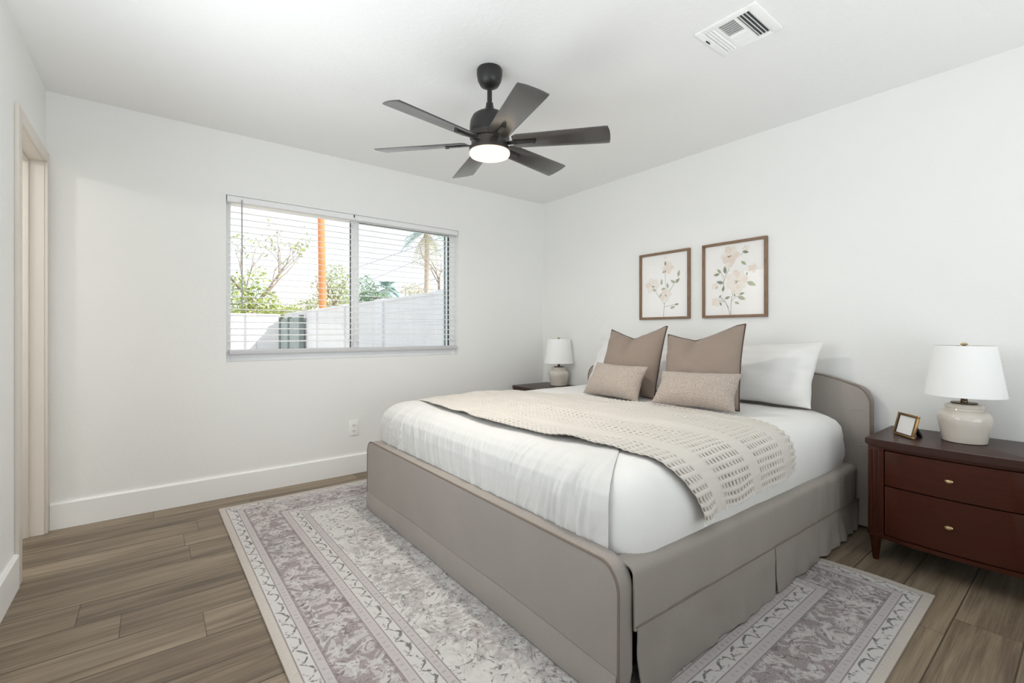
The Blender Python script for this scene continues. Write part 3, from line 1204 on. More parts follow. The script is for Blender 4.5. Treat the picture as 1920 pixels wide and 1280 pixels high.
def outline_pt(t, inset):
    """point on the rounded rectangle, t in [0,4): foot side, far side, head side, near side - t=0 at near foot corner"""
    hx, hy = MHX - inset, MHY - inset
    r = max(0.004, MR - inset * 0.6)
    r = min(r, hx * 0.95, hy * 0.95)
    side = int(t) % 4
    k = t - int(t)
    # corner list : near-foot(-,-) far-foot(-,+) far-head(+,+) near-head(+,-)
    C = [(-hx, -hy), (-hx, hy), (hx, hy), (hx, -hy)]
    a, b = C[side], C[(side + 1) % 4]
    L = math.hypot(b[0] - a[0], b[1] - a[1])
    f0 = 0.10
    dx, dy = (b[0] - a[0]) / L, (b[1] - a[1]) / L
    nx, ny = -dy, dx                       # outward normal (checked below)
    if nx * (a[0] + b[0]) + ny * (a[1] + b[1]) < 0:
        nx, ny = -nx, -ny

    def corner(c, d1, d2, ang):
        # centre of arc
        cx, cy = c[0] - math.copysign(r, c[0]), c[1] - math.copysign(r, c[1])
        return cx, cy
    if k < f0:                             # second half of the arc at a
        cx, cy = corner(a, None, None, None)
        th = math.pi / 4 * (1 - k / f0)
        # rotate from the diagonal to the side normal
        px, py = nx * math.cos(th) - dx * math.sin(th), ny * math.cos(th) - dy * math.sin(th)
        return cx + r * px, cy + r * py, px, py
    if k > 1 - f0:
        cx, cy = corner(b, None, None, None)
        th = math.pi / 4 * ((k - (1 - f0)) / f0)
        px, py = nx * math.cos(th) + dx * math.sin(th), ny * math.cos(th) + dy * math.sin(th)
        return cx + r * px, cy + r * py, px, py
    q = (k - f0) / (1 - 2 * f0)
    x = lerp(a[0] + dx * r, b[0] - dx * r, q)
    y = lerp(a[1] + dy * r, b[1] - dy * r, q)
    return x, y, nx, ny


def prof_at(p):
    """profile at continuous index p"""
    i = max(0, min(len(PROF) - 2, int(p)))
    k = p - i
    return lerp(PROF[i][0], PROF[i + 1][0], k), lerp(PROF[i][1], PROF[i + 1][1], k)


def mat_point(t, p, off=0.0):
    ins, z = prof_at(p)
    x, y, nx, ny = outline_pt(t, ins)
    # slope of profile for the normal
    i0, z0 = prof_at(max(0, p - 0.5))
    i1, z1 = prof_at(min(len(PROF) - 1.001, p + 0.5))
    di, dz = i1 - i0, z1 - z0
    L = math.hypot(di, dz) or 1
    no, nu = dz / L, di / L                 # outward, up components
    return Vector((MXC + x, MYC + y, z)), Vector((nx * no, ny * no, nu))


bm = bmesh.new()
NT = 240
rings = []
sub = []
for i in range(len(PROF) - 1):
    sub += [i, i + 0.5]
sub.append(len(PROF) - 1.001)
for p in sub:
    ring = []
    for i in range(NT):
        t = 4.0 * i / NT
        P, N = mat_point(t, p)
        w = 0.004 * nz(P.x * 4, P.y * 4, P.z * 4) + 0.002 * nz(P.x * 12, P.y * 12, P.z * 9)
        if p < 9:                           # gathers near the head corner and soft vertical waves
            w += 0.003 * nz(P.x * 9, P.y * 9, P.z * 2.0) + (0.010 * max(0, (P.x - 2.75) / 0.35) * nz(P.x * 16, P.y * 14, P.z * 11) if P.x > 2.75 else 0)
        ring.append(bm.verts.new(P + N * w))
    rings.append(ring)
for a, b in zip(rings, rings[1:]):
    for i in range(NT):
        bm.faces.new((a[i], a[(i + 1) % NT], b[(i + 1) % NT], b[i]))
bm.faces.new(rings[-1])
bm.faces.new(list(reversed(rings[0])))
mt = obj('mattress', bm, 'cotton_white', angle=80)
tag(mt, 'thick mattress in a white fitted sheet on the taupe bed frame', 'mattress')


# flat sheet over the foot end
def foot_sheet(u, v):
    # u : along the outline from just past the near foot corner around the far foot corner ; v : up the side and over the top
    t = lerp(0.055, 1.16, u)
    p = lerp(1.2, 10.2, v ** 0.9)
    P, N = mat_point(t, p)
    side = 1.0 - max(0.0, min(1.0, (p - 4.5) / 4.0))
    lift = 0.005
    edge = min(1.0, min(u, 1 - u) / 0.03)
    topfade = min(1.0, (1 - v) / 0.32)
    lift = lerp(0.005, 0.011, min(edge, 1.0)) * lerp(0.35, 1.0, topfade)
    s = P.y
    wob = s * 34 + 5 * nz(s * 3, P.z * 2)
    fold = nz(wob * 0.40, P.z * 2.6, 1.0) * 0.5 + (0.5 - abs(nz(wob * 0.9, P.z * 3.4, 5.0)) * 2.2) * 0.42 + nz(wob * 2.2, P.z * 7.0, 2.0) * 0.22
    dens = 0.55 + 0.6 * max(0, nz(s * 2.2, 9.0) + 0.35)
    lift += max(-0.003, (0.036 * fold * dens) * (side * 0.92 + 0.05))
    lift += 0.004 * max(0, nz(P.x * 8, P.y * 5, 3.0)) * (1 - side)
    if u < 0.05:                            # folded corner stands off a little
        lift += 0.012 * (1 - u / 0.05) * side
    Q = P + N * max(lift, 0.0055 * lerp(0.3, 1.0, topfade))
    return Q


ts = obj('flat_sheet', sheet(foot_sheet, 420, 70, -0.0012), 'sheet_white', angle=80, recalc=True)
tag(ts, 'rumpled white flat sheet tucked over the foot of the mattress', 'sheet')

# ------------------------------------------------------------------ throw
YTOP = 0.668
NEAR = MYC - MHY                             # near side face of mattress
path = []                                    # (y, z, ny, nz) from the far side over the top to the near hanging end
# far side rounding, slight overhang
for ins, z in reversed([q for q in PROF if q[0] <= 0.34 and q[1] >= 0.60]):
    pass
far = MYC + MHY
seq = []
for ins, z in [q for q in PROF[5:12]]:
    seq.append((far - ins, z))
seq += [(lerp(far - 0.40, NEAR + 0.40, i / 14), YTOP) for i in range(15)]
for ins, z in reversed([q for q in PROF[3:12]]):
    seq.append((NEAR + ins, z))
seq.append((NEAR - 0.001, 0.452))
# resample
cum = [0.0]
for a, b in zip(seq, seq[1:]):
    cum.append(cum[-1] + math.hypot(b[0] - a[0], b[1] - a[1]))
TL = cum[-1]


def path_at(d):
    for i in range(len(seq) - 1):
        if d <= cum[i + 1] or i == len(seq) - 2:
            k = (d - cum[i]) / (cum[i + 1] - cum[i])
            a, b = seq[i], seq[i + 1]
            ty, tz = b[0] - a[0], b[1] - a[1]
            L = math.hypot(ty, tz)
            return lerp(a[0], b[0], k), lerp(a[1], b[1], k), tz / L, -ty / L


NEAR_E = [(0.0, 1.345), (0.10, 1.325), (0.30, 1.275), (0.50, 1.250), (0.68, 1.270), (0.78, 1.310), (0.84, 1.335), (0.90, 1.375), (1.0, 1.475)]
FAR_E = [(0.0, 2.02), (0.15, 2.10), (0.35, 2.22), (0.75, 2.300), (0.85, 2.33), (0.92, 2.325), (1.0, 2.290)]


def throw_fn(u, v):
    # u along the length, v across from near (foot) edge to far edge
    endw = 0.006 * math.sin(v * 23) + 0.010 * nz(v * 6, 2.0)
    d = lerp(0.0, TL + (endw if u > 0.97 else 0) - 0.02 * (v if u > 0.9 else 0), u)
    d = min(d, TL)
    y, z, n1, n2 = path_at(d)
    x = lerp(interp(NEAR_E, u), interp(FAR_E, u), v) + 0.006 * nz(u * 9, v * 7)
    top = 1.0 if u < 0.80 else max(0.0, 1 - (u - 0.80) / 0.08)
    h = 0.0080
    h += top * (0.013 * max(-0.25, nz(x * 5, y * 4, 7.0)) + 0.010 * max(-0.2, nz(x * 12, y * 5, 3.0)))
    # gentle ruck lines crossing the bed, a lifted flap on the near edge
    h += top * 0.014 * math.exp(-((v - 0.0) / 0.10) ** 2) * math.exp(-((u - 0.735) / 0.035) ** 2)
    h += top * 0.010 * max(0, nz(u * 14, v * 2.5, 1.0)) * (0.4 + 0.6 * (1 - abs(2 * v - 1)))
    if u > 0.86:
        k = (u - 0.86) / 0.14
        h += k * (0.007 * math.sin(v * 17 + 0.6) + 0.007) + 0.004 * k * nz(v * 9, u * 12)
        h += 0.016 * k * math.exp(-(v / 0.09) ** 2)
    return (x, y + n1 * h, z + n2 * h)


def smooth(a, b, x):
    t = max(0.0, min(1.0, (x - a) / (b - a)))
    return t * t * (3 - 2 * t)


def waffle_depth(uu, vv):
    """1 in the hollow of a waffle cell, 0 on its ridges and in the plain stripes"""
    if abs((uu / 0.33) % 1.0 - 0.485) < 0.125:
        return 0.0
    cu, cv = (uu / 0.0235) % 1.0, (vv / 0.029375) % 1.0
    return smooth(0.42, 0.26, abs(cu - 0.5)) * smooth(0.37, 0.18, abs(cv - 0.5))


def throw_waffle(u, v):
    p = Vector(throw_fn(u, v))
    d = min(u * TL, TL)
    y, z, n1, n2 = path_at(d)
    h = 0.0065 * (1.0 - waffle_depth(v * 0.93, u * TL))
    return (p.x, p.y + n1 * h, p.z + n2 * h)


def throw_uv(u, v):
    return (v * 0.93, u * TL)


bm = sheet(throw_waffle, 620, 270, -0.003, throw_uv)
throw = thing('throw_blanket', 'cream waffle-weave throw laid across the bed, hanging over the near side', 'throw blanket', (1.8, 1.2, 0.668))
wobj('blanket', bm, 'waffle', throw, angle=80)
bm = bmesh.new()
rnd = random.Random(4)
for i in range(150):
    v = (i + 0.5) / 150
    p = Vector(throw_fn(1.0, v))
    q = p + Vector((rnd.uniform(-0.004, 0.004), -0.002 + rnd.uniform(-0.002, 0.001), -0.010 - rnd.random() * 0.006))
    add_tube(bm, [p + Vector((0, 0, 0.001)), p.lerp(q, 0.5), q], [0.0022, 0.0018, 0.001], 5)
fr = wobj('fringe', bm, 'paper_white', throw)


# ------------------------------------------------------------------ pillows
def pillow_mesh(BL, BR, TR, TL_, thick, pinch=0.06, chop=0.0, chop_u=0.0, chop_w=0.8, seed=0.0, wr=0.004, N=44, sag=0.0, ctr=None):
    BL, BR, TR, TL_ = map(Vector, (BL, BR, TR, TL_))
    n = ((BR - BL) + (TR - TL_)).cross((TL_ - BL) + (TR - BR)).normalized()   # toward the viewer side
    H = ((TL_ - BL).length + (TR - BR).length) / 2

    def base(u, v):
        vv = v * (1 - pinch * (1 - u * u))
        uu = u * (1 - pinch * (1 - v * v))
        if chop:
            vv -= chop * max(0.0, 1 - abs(uu - chop_u) / chop_w) * ((v + 1) / 2) ** 1.6 * 2
        ed = 0.02 if not chop else 0.008
        uu += ed * nz(v * 2.1 + seed, 4.0) * abs(u) ** 3
        vv += ed * 1.4 * nz(u * 2.3 + seed, 9.0) * abs(v) ** 3
        a = BL.lerp(BR, (uu + 1) / 2)
        b = TL_.lerp(TR, (uu + 1) / 2)
        return a.lerp(b, (vv + 1) / 2)

    def t(u, v):
        q = max(0.0, (1 - abs(u) ** 2.4) * (1 - abs(v) ** 2.4)) ** 0.55
        q *= 1 + 0.22 * (-v) * 0.8                        # fuller at the bottom
        if chop:
            q *= 1 - 0.70 * math.exp(-((u - chop_u) / 0.13) ** 2) * max(0, v) ** 1.3
        return q * thick / 2

    def w(u, v, s):
        e = 1 - min(1.0, t(u, v) / (thick / 2 + 1e-6))
        r = nz(u * 2.2 + seed, v * 2.2, s) * 1.1 + nz(u * 5 + seed, v * 5, s) * 0.7 * (0.4 + e)
        # radial gathers toward corners
        return wr * r * (0.25 + min(1.0, t(u, v) / (thick * 0.15)))
    bm = bmesh.new()
    F = {}
    B = {}
    rim = []
    for i in range(N + 1):
        for j in range(N + 1):
            # denser near the border
            u = math.sin((i / N - 0.5) * math.pi)
            v = math.sin((j / N - 0.5) * math.pi)
            p = base(u, v)
            edge = i in (0, N) or j in (0, N)
            if edge:
                F[i, j] = B[i, j] = bm.verts.new(p)
            else:
                F[i, j] = bm.verts.new(p + n * (t(u, v) + w(u, v, 1.0)))
                B[i, j] = bm.verts.new(p - n * (t(u, v) * 0.9 + w(u, v, 7.0) * 0.5))
    for i in range(N):
        for j in range(N):
            bm.faces.new((F[i, j], F[i + 1, j], F[i + 1, j + 1], F[i, j + 1]))
            bm.faces.new((B[i, j + 1], B[i + 1, j + 1], B[i + 1, j], B[i, j]))
    order = [(i, 0) for i in range(N + 1)] + [(N, j) for j in range(1, N + 1)] + [(i, N) for i in range(N - 1, -1, -1)] + [(0, j) for j in range(N - 1, 0, -1)]
    rim = [F[k].co.copy() for k in order]
    return bm, rim, n


def pillow(name, label, cat, group, matk, pts, edge_mat=None, edge_r=0.004, **kw):
    c = sum((Vector(p) for p in pts), Vector()) / 4
    th = thing(name, label, cat, (c.x, c.y, 0.668), 0, group)
    bm, rim, n = pillow_mesh(*pts, **kw)
    wobj('cushion_cover', bm, matk, th, angle=80)
    if edge_mat:
        wobj('edge_flange', tube(rim, edge_r, 6, True), edge_mat, th)
    return th


pillow('bed_pillow', 'white linen sleeping pillow against the headboard beside the large lamp', 'pillow', 'white bed pillows', 'pillow_white',
       ((2.885, 1.790, 0.676), (2.878, 0.998, 0.676), (3.050, 0.990, 1.045), (3.060, 1.800, 1.000)), thick=0.20, pinch=0.05, seed=2.0, wr=0.010, N=56)
pillow('bed_pillow', 'white sleeping pillow mostly hidden behind the brown cushion nearest the window', 'pillow', 'white bed pillows', 'pillow_white',
       ((2.890, 2.680, 0.676), (2.885, 1.880, 0.676), (3.060, 1.880, 1.000), (3.050, 2.655, 1.045)), thick=0.20, pinch=0.05, seed=8.0, wr=0.010, N=56)
pillow('square_cushion', 'brown square cushion leaning on the pillows, nearest the window', 'cushion', 'brown square cushions', 'velvet_mocha',
       ((2.530, 2.250, 0.676), (2.508, 1.752, 0.676), (2.690, 1.780, 1.139), (2.690, 2.246, 1.124)), 'mocha_edge', 0.0045, thick=0.19, pinch=0.045, chop=0.155, chop_u=-0.06, chop_w=1.0, seed=3.0, wr=0.005)
pillow('square_cushion', 'brown square cushion with dented top, standing in front of the white pillow', 'cushion', 'brown square cushions', 'velvet_mocha',
       ((2.510, 1.700, 0.676), (2.487, 1.205, 0.676), (2.640, 1.243, 1.146), (2.660, 1.750, 1.097)), 'mocha_edge', 0.0045, thick=0.19, pinch=0.05, chop=0.140, chop_u=-0.20, chop_w=1.0, seed=6.0, wr=0.005)
pillow('lumbar_cushion', 'small beige boucle lumbar cushion in front of the brown cushion nearest the window', 'cushion', 'boucle lumbar cushions', 'boucle_beige',
       ((2.378, 2.245, 0.676), (2.315, 1.735, 0.676), (2.430, 1.742, 0.886), (2.450, 2.180, 0.893)), thick=0.15, pinch=0.085, seed=1.0, wr=0.004)
pillow('lumbar_cushion', 'large beige boucle lumbar cushion resting on the near end of the throw', 'cushion', 'boucle lumbar cushions', 'boucle_beige',
       ((2.246, 1.592, 0.698), (2.330, 1.148, 0.690), (2.438, 1.162, 0.882), (2.384, 1.612, 0.872)), thick=0.15, pinch=0.085, seed=5.0, wr=0.004)

# ------------------------------------------------------------------ nightstands (built about their own origin: x to the wall, y along it)
ND, NWd, NH = 0.455, 0.595, 0.588           # depth, width, height
NS_BOW = 0.030


def bowx(y, x0):
    return x0 - NS_BOW * (1 - (2 * y / NWd) ** 2)


def bow_slab(z0, z1, over, x1, bev=0.003):
    """slab with bowed front edge ; over = overhang"""
    pts = []
    for i in range(25):
        y = lerp(-NWd / 2 - over, NWd / 2 + over, i / 24)
        x = -over - NS_BOW * (1 - (2 * y / (NWd + 2 * over)) ** 2)
        pts.append((x, y))
    # clipped corners
    pts = [(pts[0][0] + 0.014, pts[0][1])] + [(pts[0][0], pts[0][1] + 0.014)] + pts[2:-2] + [(pts[-1][0], pts[-1][1] - 0.014)] + [(pts[-1][0] + 0.014, pts[-1][1])]
    pts += [(x1, NWd / 2 + over), (x1, -NWd / 2 - over)]
    return prism(pts, 'z', z0, z1, bev, 3)


def bow_panel(ya, yb, z0, z1, xo, th=0.018, bev=0.002):
    pts = [(bowx(lerp(ya, yb, i / 16), xo), lerp(ya, yb, i / 16)) for i in range(17)]
    pts += [(x + th, y) for x, y in reversed(pts)]
    return prism(pts, 'z', z0, z1, bev, 2)


def make_nightstand():
    t = thing('nightstand', 'dark cherry nightstand with two drawers, holding the small photo frame', 'nightstand', (0, 0, 0), 0, 'matching cherry nightstands')
    obj('top', bow_slab(0.556, NH, 0.012, ND, 0.005), 'cherry_top', t)
    bm = bow_slab(0.130, 0.557, -0.026, ND, 0.002)
    obj('body', bm, 'cherry_wood', t)
    for s in (-1, 1):
        bm = bmesh.new()
        y0 = s * (NWd / 2 - 0.024)
        add_box(bm, -0.004, 0.05, y0 - 0.024, y0 + 0.024, 0.130, 0.555, 0.004)
        for q in (-0.009, 0.009):
            add_tube(bm, [(-0.0045, y0 + q, 0.16), (-0.0045, y0 + q, 0.535)], 0.0045, 8)
        obj('corner_post', bm, 'cherry_wood', t)
        ya, yb = sorted((s * (NWd / 2 - 0.048), s * (NWd / 2 - 0.064)))
        obj('stile', bow_panel(ya, yb, 0.136, 0.556, 0.0005, 0.03, 0.001), 'cherry_wood', t)
    obj('bottom_moulding', bow_slab(0.118, 0.136, 0.004, ND, 0.006), 'cherry_wood', t)
    obj('top_rail', bow_panel(-NWd / 2 + 0.064, NWd / 2 - 0.064, 0.542, 0.556, 0.0005, 0.03, 0.001), 'cherry_wood', t)
    for z0, z1 in ((0.3755, 0.5365), (0.141, 0.3695)):
        d = obj('drawer', bow_panel(-NWd / 2 + 0.069, NWd / 2 - 0.069, z0, z1, -0.001), 'cherry_wood', t)
        zc = 0.457 if z0 > 0.3 else 0.257
        bm = lathe([(0.004, 0.0), (0.004, 0.010), (0.0105, 0.014), (0.0115, 0.019), (0.008, 0.024), (0.001, 0.0255)], 0, 0, 20)
        bmesh.ops.scale(bm, verts=bm.verts, vec=(0.8, 1.25, 1.0))
        bmesh.ops.rotate(bm, verts=bm.verts, cent=(0, 0, 0), matrix=Matrix.Rotation(R(-90), 3, 'Y'))
        shift(bm, (-NS_BOW - 0.002, 0, zc))
        obj('knob', bm, 'brass_pale', d)
    for sx, sy in ((0.022, -1), (0.022, 1), (ND - 0.03, -1), (ND - 0.03, 1)):
        y0 = sy * (NWd / 2 - 0.026)
        bm = bmesh.new()
        add_lathe(bm, [(0.011, 0.0), (0.0125, 0.004), (0.022, 0.095), (0.026, 0.108), (0.024, 0.119)], sx, y0, 16)
        obj('leg', bm, 'cherry_wood', t)
    return t


ns = make_nightstand()
ns.location = (2.752, 0.4095, 0)
clone(ns, (2.752, 3.224, 0), label='dark cherry nightstand in the corner beyond the bed, only its top showing')


# ------------------------------------------------------------------ table lamps
def make_lamp():
    t = thing('table_lamp', 'cream ceramic jar lamp with white shade beside the small photo frame', 'lamp', (0, 0, 0), 0, 'matching ceramic table lamps')
    obj('base', lathe([(0.070, 0.0000), (0.078, 0.0028), (0.080, 0.0075), (0.084, 0.0421), (0.092, 0.0795), (0.097, 0.1047), (0.096, 0.1234), (0.089, 0.1374), (0.078, 0.1459), (0.067, 0.1515), (0.065, 0.1571), (0.069, 0.1608), (0.070, 0.1683), (0.066, 0.1758), (0.055, 0.1786), (0.03, 0.1786)], 0, 0, 56), 'ceramic', t)
    obj('cap', lathe([(0.046, 0.1780), (0.048, 0.1805), (0.046, 0.1845), (0.015, 0.1855)], 0, 0, 40), 'brass_dark', t)
    obj('neck', lathe([(0.012, 0.1845), (0.0135, 0.1865), (0.0135, 0.1925), (0.011, 0.1945), (0.013, 0.2015), (0.011, 0.2095), (0.009, 0.2500), (0.004, 0.3000), (0.003, 0.4520)], 0, 0, 24), 'brass_dark', t)
    s = obj('shade', lathe([(0.1415, 0.216), (0.1430, 0.216), (0.1085, 0.450), (0.1070, 0.450), (0.1415, 0.2165)], 0, 0, 64, False, False), 'lamp_shade_linen', t)
    bm = bmesh.new()
    for k in range(3):
        a = R(20 + 120 * k)
        add_tube(bm, [(0, 0, 0.442), (0.1075 * math.cos(a), 0.1075 * math.sin(a), 0.447)], 0.0016, 6)
    obj('shade_spider', bm, 'brass_dark', s)
    obj('finial', lathe([(0.004, 0.444), (0.006, 0.450), (0.013, 0.454), (0.0135, 0.458), (0.009, 0.463), (0.001, 0.465)], 0, 0, 20), 'brass_pale', t)
    return t


lamp = make_lamp()
lamp.location = (3.002, 0.402, NH)
clone(lamp, (3.088, 3.235, NH), label='cream ceramic jar lamp with white shade in the corner beyond the bed')

# ------------------------------------------------------------------ small photo frame on the near nightstand
pf = thing('photo_frame', 'small gold photo frame with white card leaning on the nightstand', 'photo frame', (2.914, 0.602, NH))
pf.rotation_euler = (0, 0, R(-46.0))
LEAN = R(-14)


def lean(bm):
    bmesh.ops.rotate(bm, verts=bm.verts, cent=(0, 0, 0), matrix=Matrix.Rotation(LEAN, 3, 'Y').inverted() if False else Matrix.Rotation(R(14), 3, 'Y'))
    return bm


def frame_bars(bm, w, h, b, d0, d1, bev=0.0015):
    """picture frame in the y-z plane, front toward -x"""
    add_box(bm, d0, d1, -w / 2, w / 2, 0, b, bev)
    add_box(bm, d0, d1, -w / 2, w / 2, h - b, h, bev)
    add_box(bm, d0, d1, -w / 2, -w / 2 + b, b, h - b, bev)
    add_box(bm, d0, d1, w / 2 - b, w / 2, b, h - b, bev)
    return bm


obj('frame', lean(frame_bars(bmesh.new(), 0.138, 0.112, 0.0095, -0.012, 0.0)), 'gold_frame', pf)
bm = bmesh.new()
for a in ((-0.0595, 0.0595, 0.0095, 0.0125), (-0.0595, 0.0595, 0.0995, 0.1025), (-0.0595, -0.0565, 0.0125, 0.0995), (0.0565, 0.0595, 0.0125, 0.0995)):
    add_box(bm, -0.011, -0.003, a[0], a[1], a[2], a[3])
obj('inner_lip', lean(bm), 'frame_dark_lip', pf)
obj('card', lean(box(-0.0050, -0.002, -0.0565, 0.0565, 0.0125, 0.0995)), 'paper_white', pf)
bm = bmesh.new()
add_prism(bm, [(0.027, 0.090), (0.072, 0.003), (0.066, 0.0), (0.024, 0.078)], 'y', -0.016, 0.016)
obj('easel', bm, 'slot_dark', pf)

# ------------------------------------------------------------------ framed prints
simple('print_leaf', srgb(178, 183, 156), 0.8, 0.2, var=0.25, scale=30)
simple('print_leaf_dark', srgb(150, 157, 134), 0.8, 0.2, var=0.25, scale=30)
simple('print_petal', srgb(243, 236, 228), 0.8, 0.2, var=0.06, scale=25)
simple('print_petal_pink', srgb(240, 227, 216), 0.8, 0.2, var=0.08, scale=25)
simple('print_heart', srgb(120, 104, 74), 0.8, 0.2, var=0.3, scale=90)
simple('print_stem', srgb(120, 118, 98), 0.8, 0.2, var=0.2)
simple('print_paper', srgb(250, 248, 246), 0.8, 0.2, var=0.01)


def leaf2d(cx, cz, ang, L, Wd, n=9):
    P = []
    for i in range(n + 1):
        t = i / n
        P.append((t * L - L / 2, Wd / 2 * math.sin(math.pi * t) ** 0.9 * (1.15 - 0.5 * t)))
    P += [(a, -b * 0.85) for a, b in reversed(P[1:-1])]
    c, s = math.cos(R(ang)), math.sin(R(ang))
    return [(cx + a * c - b * s, cz + a * s + b * c) for a, b in P]


def make_print(w, h, leaves, blooms, stems):
    """paper with a flat botanical drawing; materials: 0 paper 1 leaf 2 dark leaf 3 petal 4 pink petal 5 heart 6 stem"""
    bm = bmesh.new()
    add_box(bm, -0.006, -0.003, -w / 2, w / 2, 0, h, mi=0)
    lvl = [0.0]

    def poly(pts, mi):
        lvl[0] += 0.000006
        x = -0.0062 - lvl[0]
        # picture right is toward -y
        f = bm.faces.new([bm.verts.new((x, w / 2 - a * w, b * h)) for a, b in pts])
        f.material_index = mi
        f.normal_update()
        if f.normal.x > 0:
            f.normal_flip()
    asp = h / w

    def sc(pts, cx, cz):
        return [(cx + (a - cx), cz + (b - cz) / asp) for a, b in pts]
    for st, wd in stems:
        for (a, b) in zip(st, st[1:]):
            d = Vector((b[0] - a[0], (b[1] - a[1]) * asp))
            nn = Vector((-d.y, d.x)).normalized() * wd
            poly([(a[0] + nn.x, a[1] + nn.y / asp), (b[0] + nn.x * 0.7, b[1] + nn.y * 0.7 / asp), (b[0] - nn.x * 0.7, b[1] - nn.y * 0.7 / asp), (a[0] - nn.x, a[1] - nn.y / asp)], 6)
    rr = random.Random(11)
    for cx, cz, rad_, pet, hz in blooms:
        for k in range(pet):
            a = 360 / pet * k + rr.uniform(-12, 12)
            px_, pz_ = cx + rad_ * 0.52 * math.cos(R(a)), cz + rad_ * 0.52 * math.sin(R(a)) / asp
            pts = leaf2d(px_, pz_, a + 180, rad_ * 1.15, rad_ * rr.uniform(0.85, 1.1))
            poly(sc(pts, px_, pz_), 3 if rr.random() < 0.6 else 4)
        if hz:
            for k in range(9):
                a = rr.uniform(0, 360)
                q = rad_ * rr.uniform(0.05, 0.26)
                px_, pz_ = cx + q * math.cos(R(a)), cz - rad_ * 0.10 + q * math.sin(R(a)) / asp * 0.7
                poly(sc(leaf2d(px_, pz_, a, rad_ * 0.17, rad_ * 0.07), px_, pz_), 5)
    for cx, cz, ang, L, dk in leaves:
        poly(sc(leaf2d(cx, cz, ang, L, L * 0.52), cx, cz), 2 if dk else 1)
    return bm


PM = ['print_paper', 'print_leaf', 'print_leaf_dark', 'print_petal', 'print_petal_pink', 'print_heart', 'print_stem']
AW, AH, AB = 0.455, 0.536, 0.019


def art(label, yc, leaves, blooms, stems):
    t = thing('framed_print', label, 'picture', (XR - 0.001, yc, 1.204), 0, 'floral prints above the bed')
    obj('frame', frame_bars(bmesh.new(), AW, AH, AB, -0.024, 0.0, 0.003), 'walnut', t)
    b = make_print(AW - 2 * AB + 0.004, AH - 2 * AB + 0.004, leaves, blooms, stems)
    shift(b, (-0.002, 0, AB - 0.002))
    obj('print', b, PM, t, smooth=False, recalc=False)
    obj('glass', box(-0.0125, -0.0110, -AW / 2 + AB - 0.002, AW / 2 - AB + 0.002, AB - 0.002, AH - AB + 0.002), 'picture_glass', t, smooth=False)
    return t


def uvp(cx, cy, x0=975, x1=1620, t0=262, t1=170, b0=1032, b1=1022):
    u = (cx - x0) / (x1 - x0)
    t = lerp(t0, t1, u)
    b = lerp(b0, b1, u)
    return u, 1 - (cy - t) / (b - t)


def leaf(cx, cy, ang, L, dk=0):
    u, v = uvp(cx, cy)
    return (u, v, ang, L, dk)


right_leaves = [leaf(1138, 527, 130, 0.10), leaf(1108, 568, 190, 0.11, 1), leaf(1205, 515, 95, 0.13, 1), leaf(1148, 655, 165, 0.13, 1), leaf(1186, 728, 75, 0.10, 1),
                leaf(1405, 440, -40, 0.11), leaf(1485, 675, -25, 0.16), leaf(1425, 315, -15, 0.11, 1), leaf(1232, 830, 20, 0.10, 1), leaf(1388, 785, 15, 0.09, 1),
                leaf(1385, 836, -20, 0.14), leaf(1335, 890, -25, 0.09), leaf(1150, 815, 60, 0.06, 1), leaf(1155, 900, -70, 0.07, 1), leaf(1112, 716, 10, 0.05), leaf(1440, 560, 80, 0.06), leaf(1310, 800, 100, 0.06, 1)]
right_blooms = [uvp(1258, 350) + (0.155, 6, 1), uvp(1330, 640) + (0.175, 7, 1), uvp(1500, 500) + (0.075, 5, 0), uvp(1090, 700) + (0.06, 5, 0), uvp(1105, 880) + (0.08, 5, 0), uvp(1425, 275) + (0.055, 4, 0), uvp(1245, 470) + (0.06, 4, 0), uvp(1330, 745) + (0.09, 5, 0)]


def stem(*pts, wd=0.0042):
    return ([uvp(*p) for p in pts], wd)


right_stems = [stem((1268, 1022), (1268, 930), (1275, 850), (1295, 770)), stem((1258, 1022), (1240, 940), (1205, 870), (1150, 820)), stem((1185, 735), (1190, 640), (1210, 580), (1245, 515), (1262, 430)),
               stem((1272, 870), (1320, 825), (1380, 800), wd=0.003), stem((1190, 600), (1160, 545), (1138, 525), wd=0.003), stem((1370, 350), (1420, 300), (1465, 240), wd=0.002), stem((1240, 950), (1210, 880), (1130, 850), wd=0.003)]
art('framed floral print with two large cream blossoms, nearer the large lamp', 1.590, right_leaves, right_blooms, right_stems)


def uvl(cx, cy):
    return uvp(cx, cy, 258, 755, 372, 300, 1052, 1040)


def leafl(cx, cy, ang, L, dk=0):
    return uvl(cx, cy) + (ang, L, dk)


left_leaves = [leafl(520, 440, 90, 0.09, 1), leafl(660, 555, 80, 0.13), leafl(650, 635, 50, 0.12, 1), leafl(600, 645, 150, 0.12), leafl(640, 902, 10, 0.09, 1), leafl(598, 936, 15, 0.11), leafl(480, 650, 90, 0.12), leafl(545, 690, 100, 0.11), leafl(500, 728, 10, 0.10), leafl(510, 535, 20, 0.10), leafl(470, 800, 60, 0.09), leafl(400, 740, 150, 0.09)]
left_blooms = [uvl(545, 490) + (0.12, 6, 0), uvl(380, 690) + (0.15, 6, 1), uvl(520, 800) + (0.13, 6, 1), uvl(520, 375) + (0.04, 3, 0)]
left_stems = [([uvl(500, 1040), uvl(510, 900), uvl(560, 760), uvl(640, 620)], 0.004), ([uvl(505, 930), uvl(620, 905)], 0.003), ([uvl(530, 800), uvl(520, 600), uvl(520, 450)], 0.003), ([uvl(510, 900), uvl(440, 800), uvl(385, 690)], 0.003)]
art('framed floral print nearer the window, its glass reflecting the window', 2.146, left_leaves, left_blooms, left_stems)

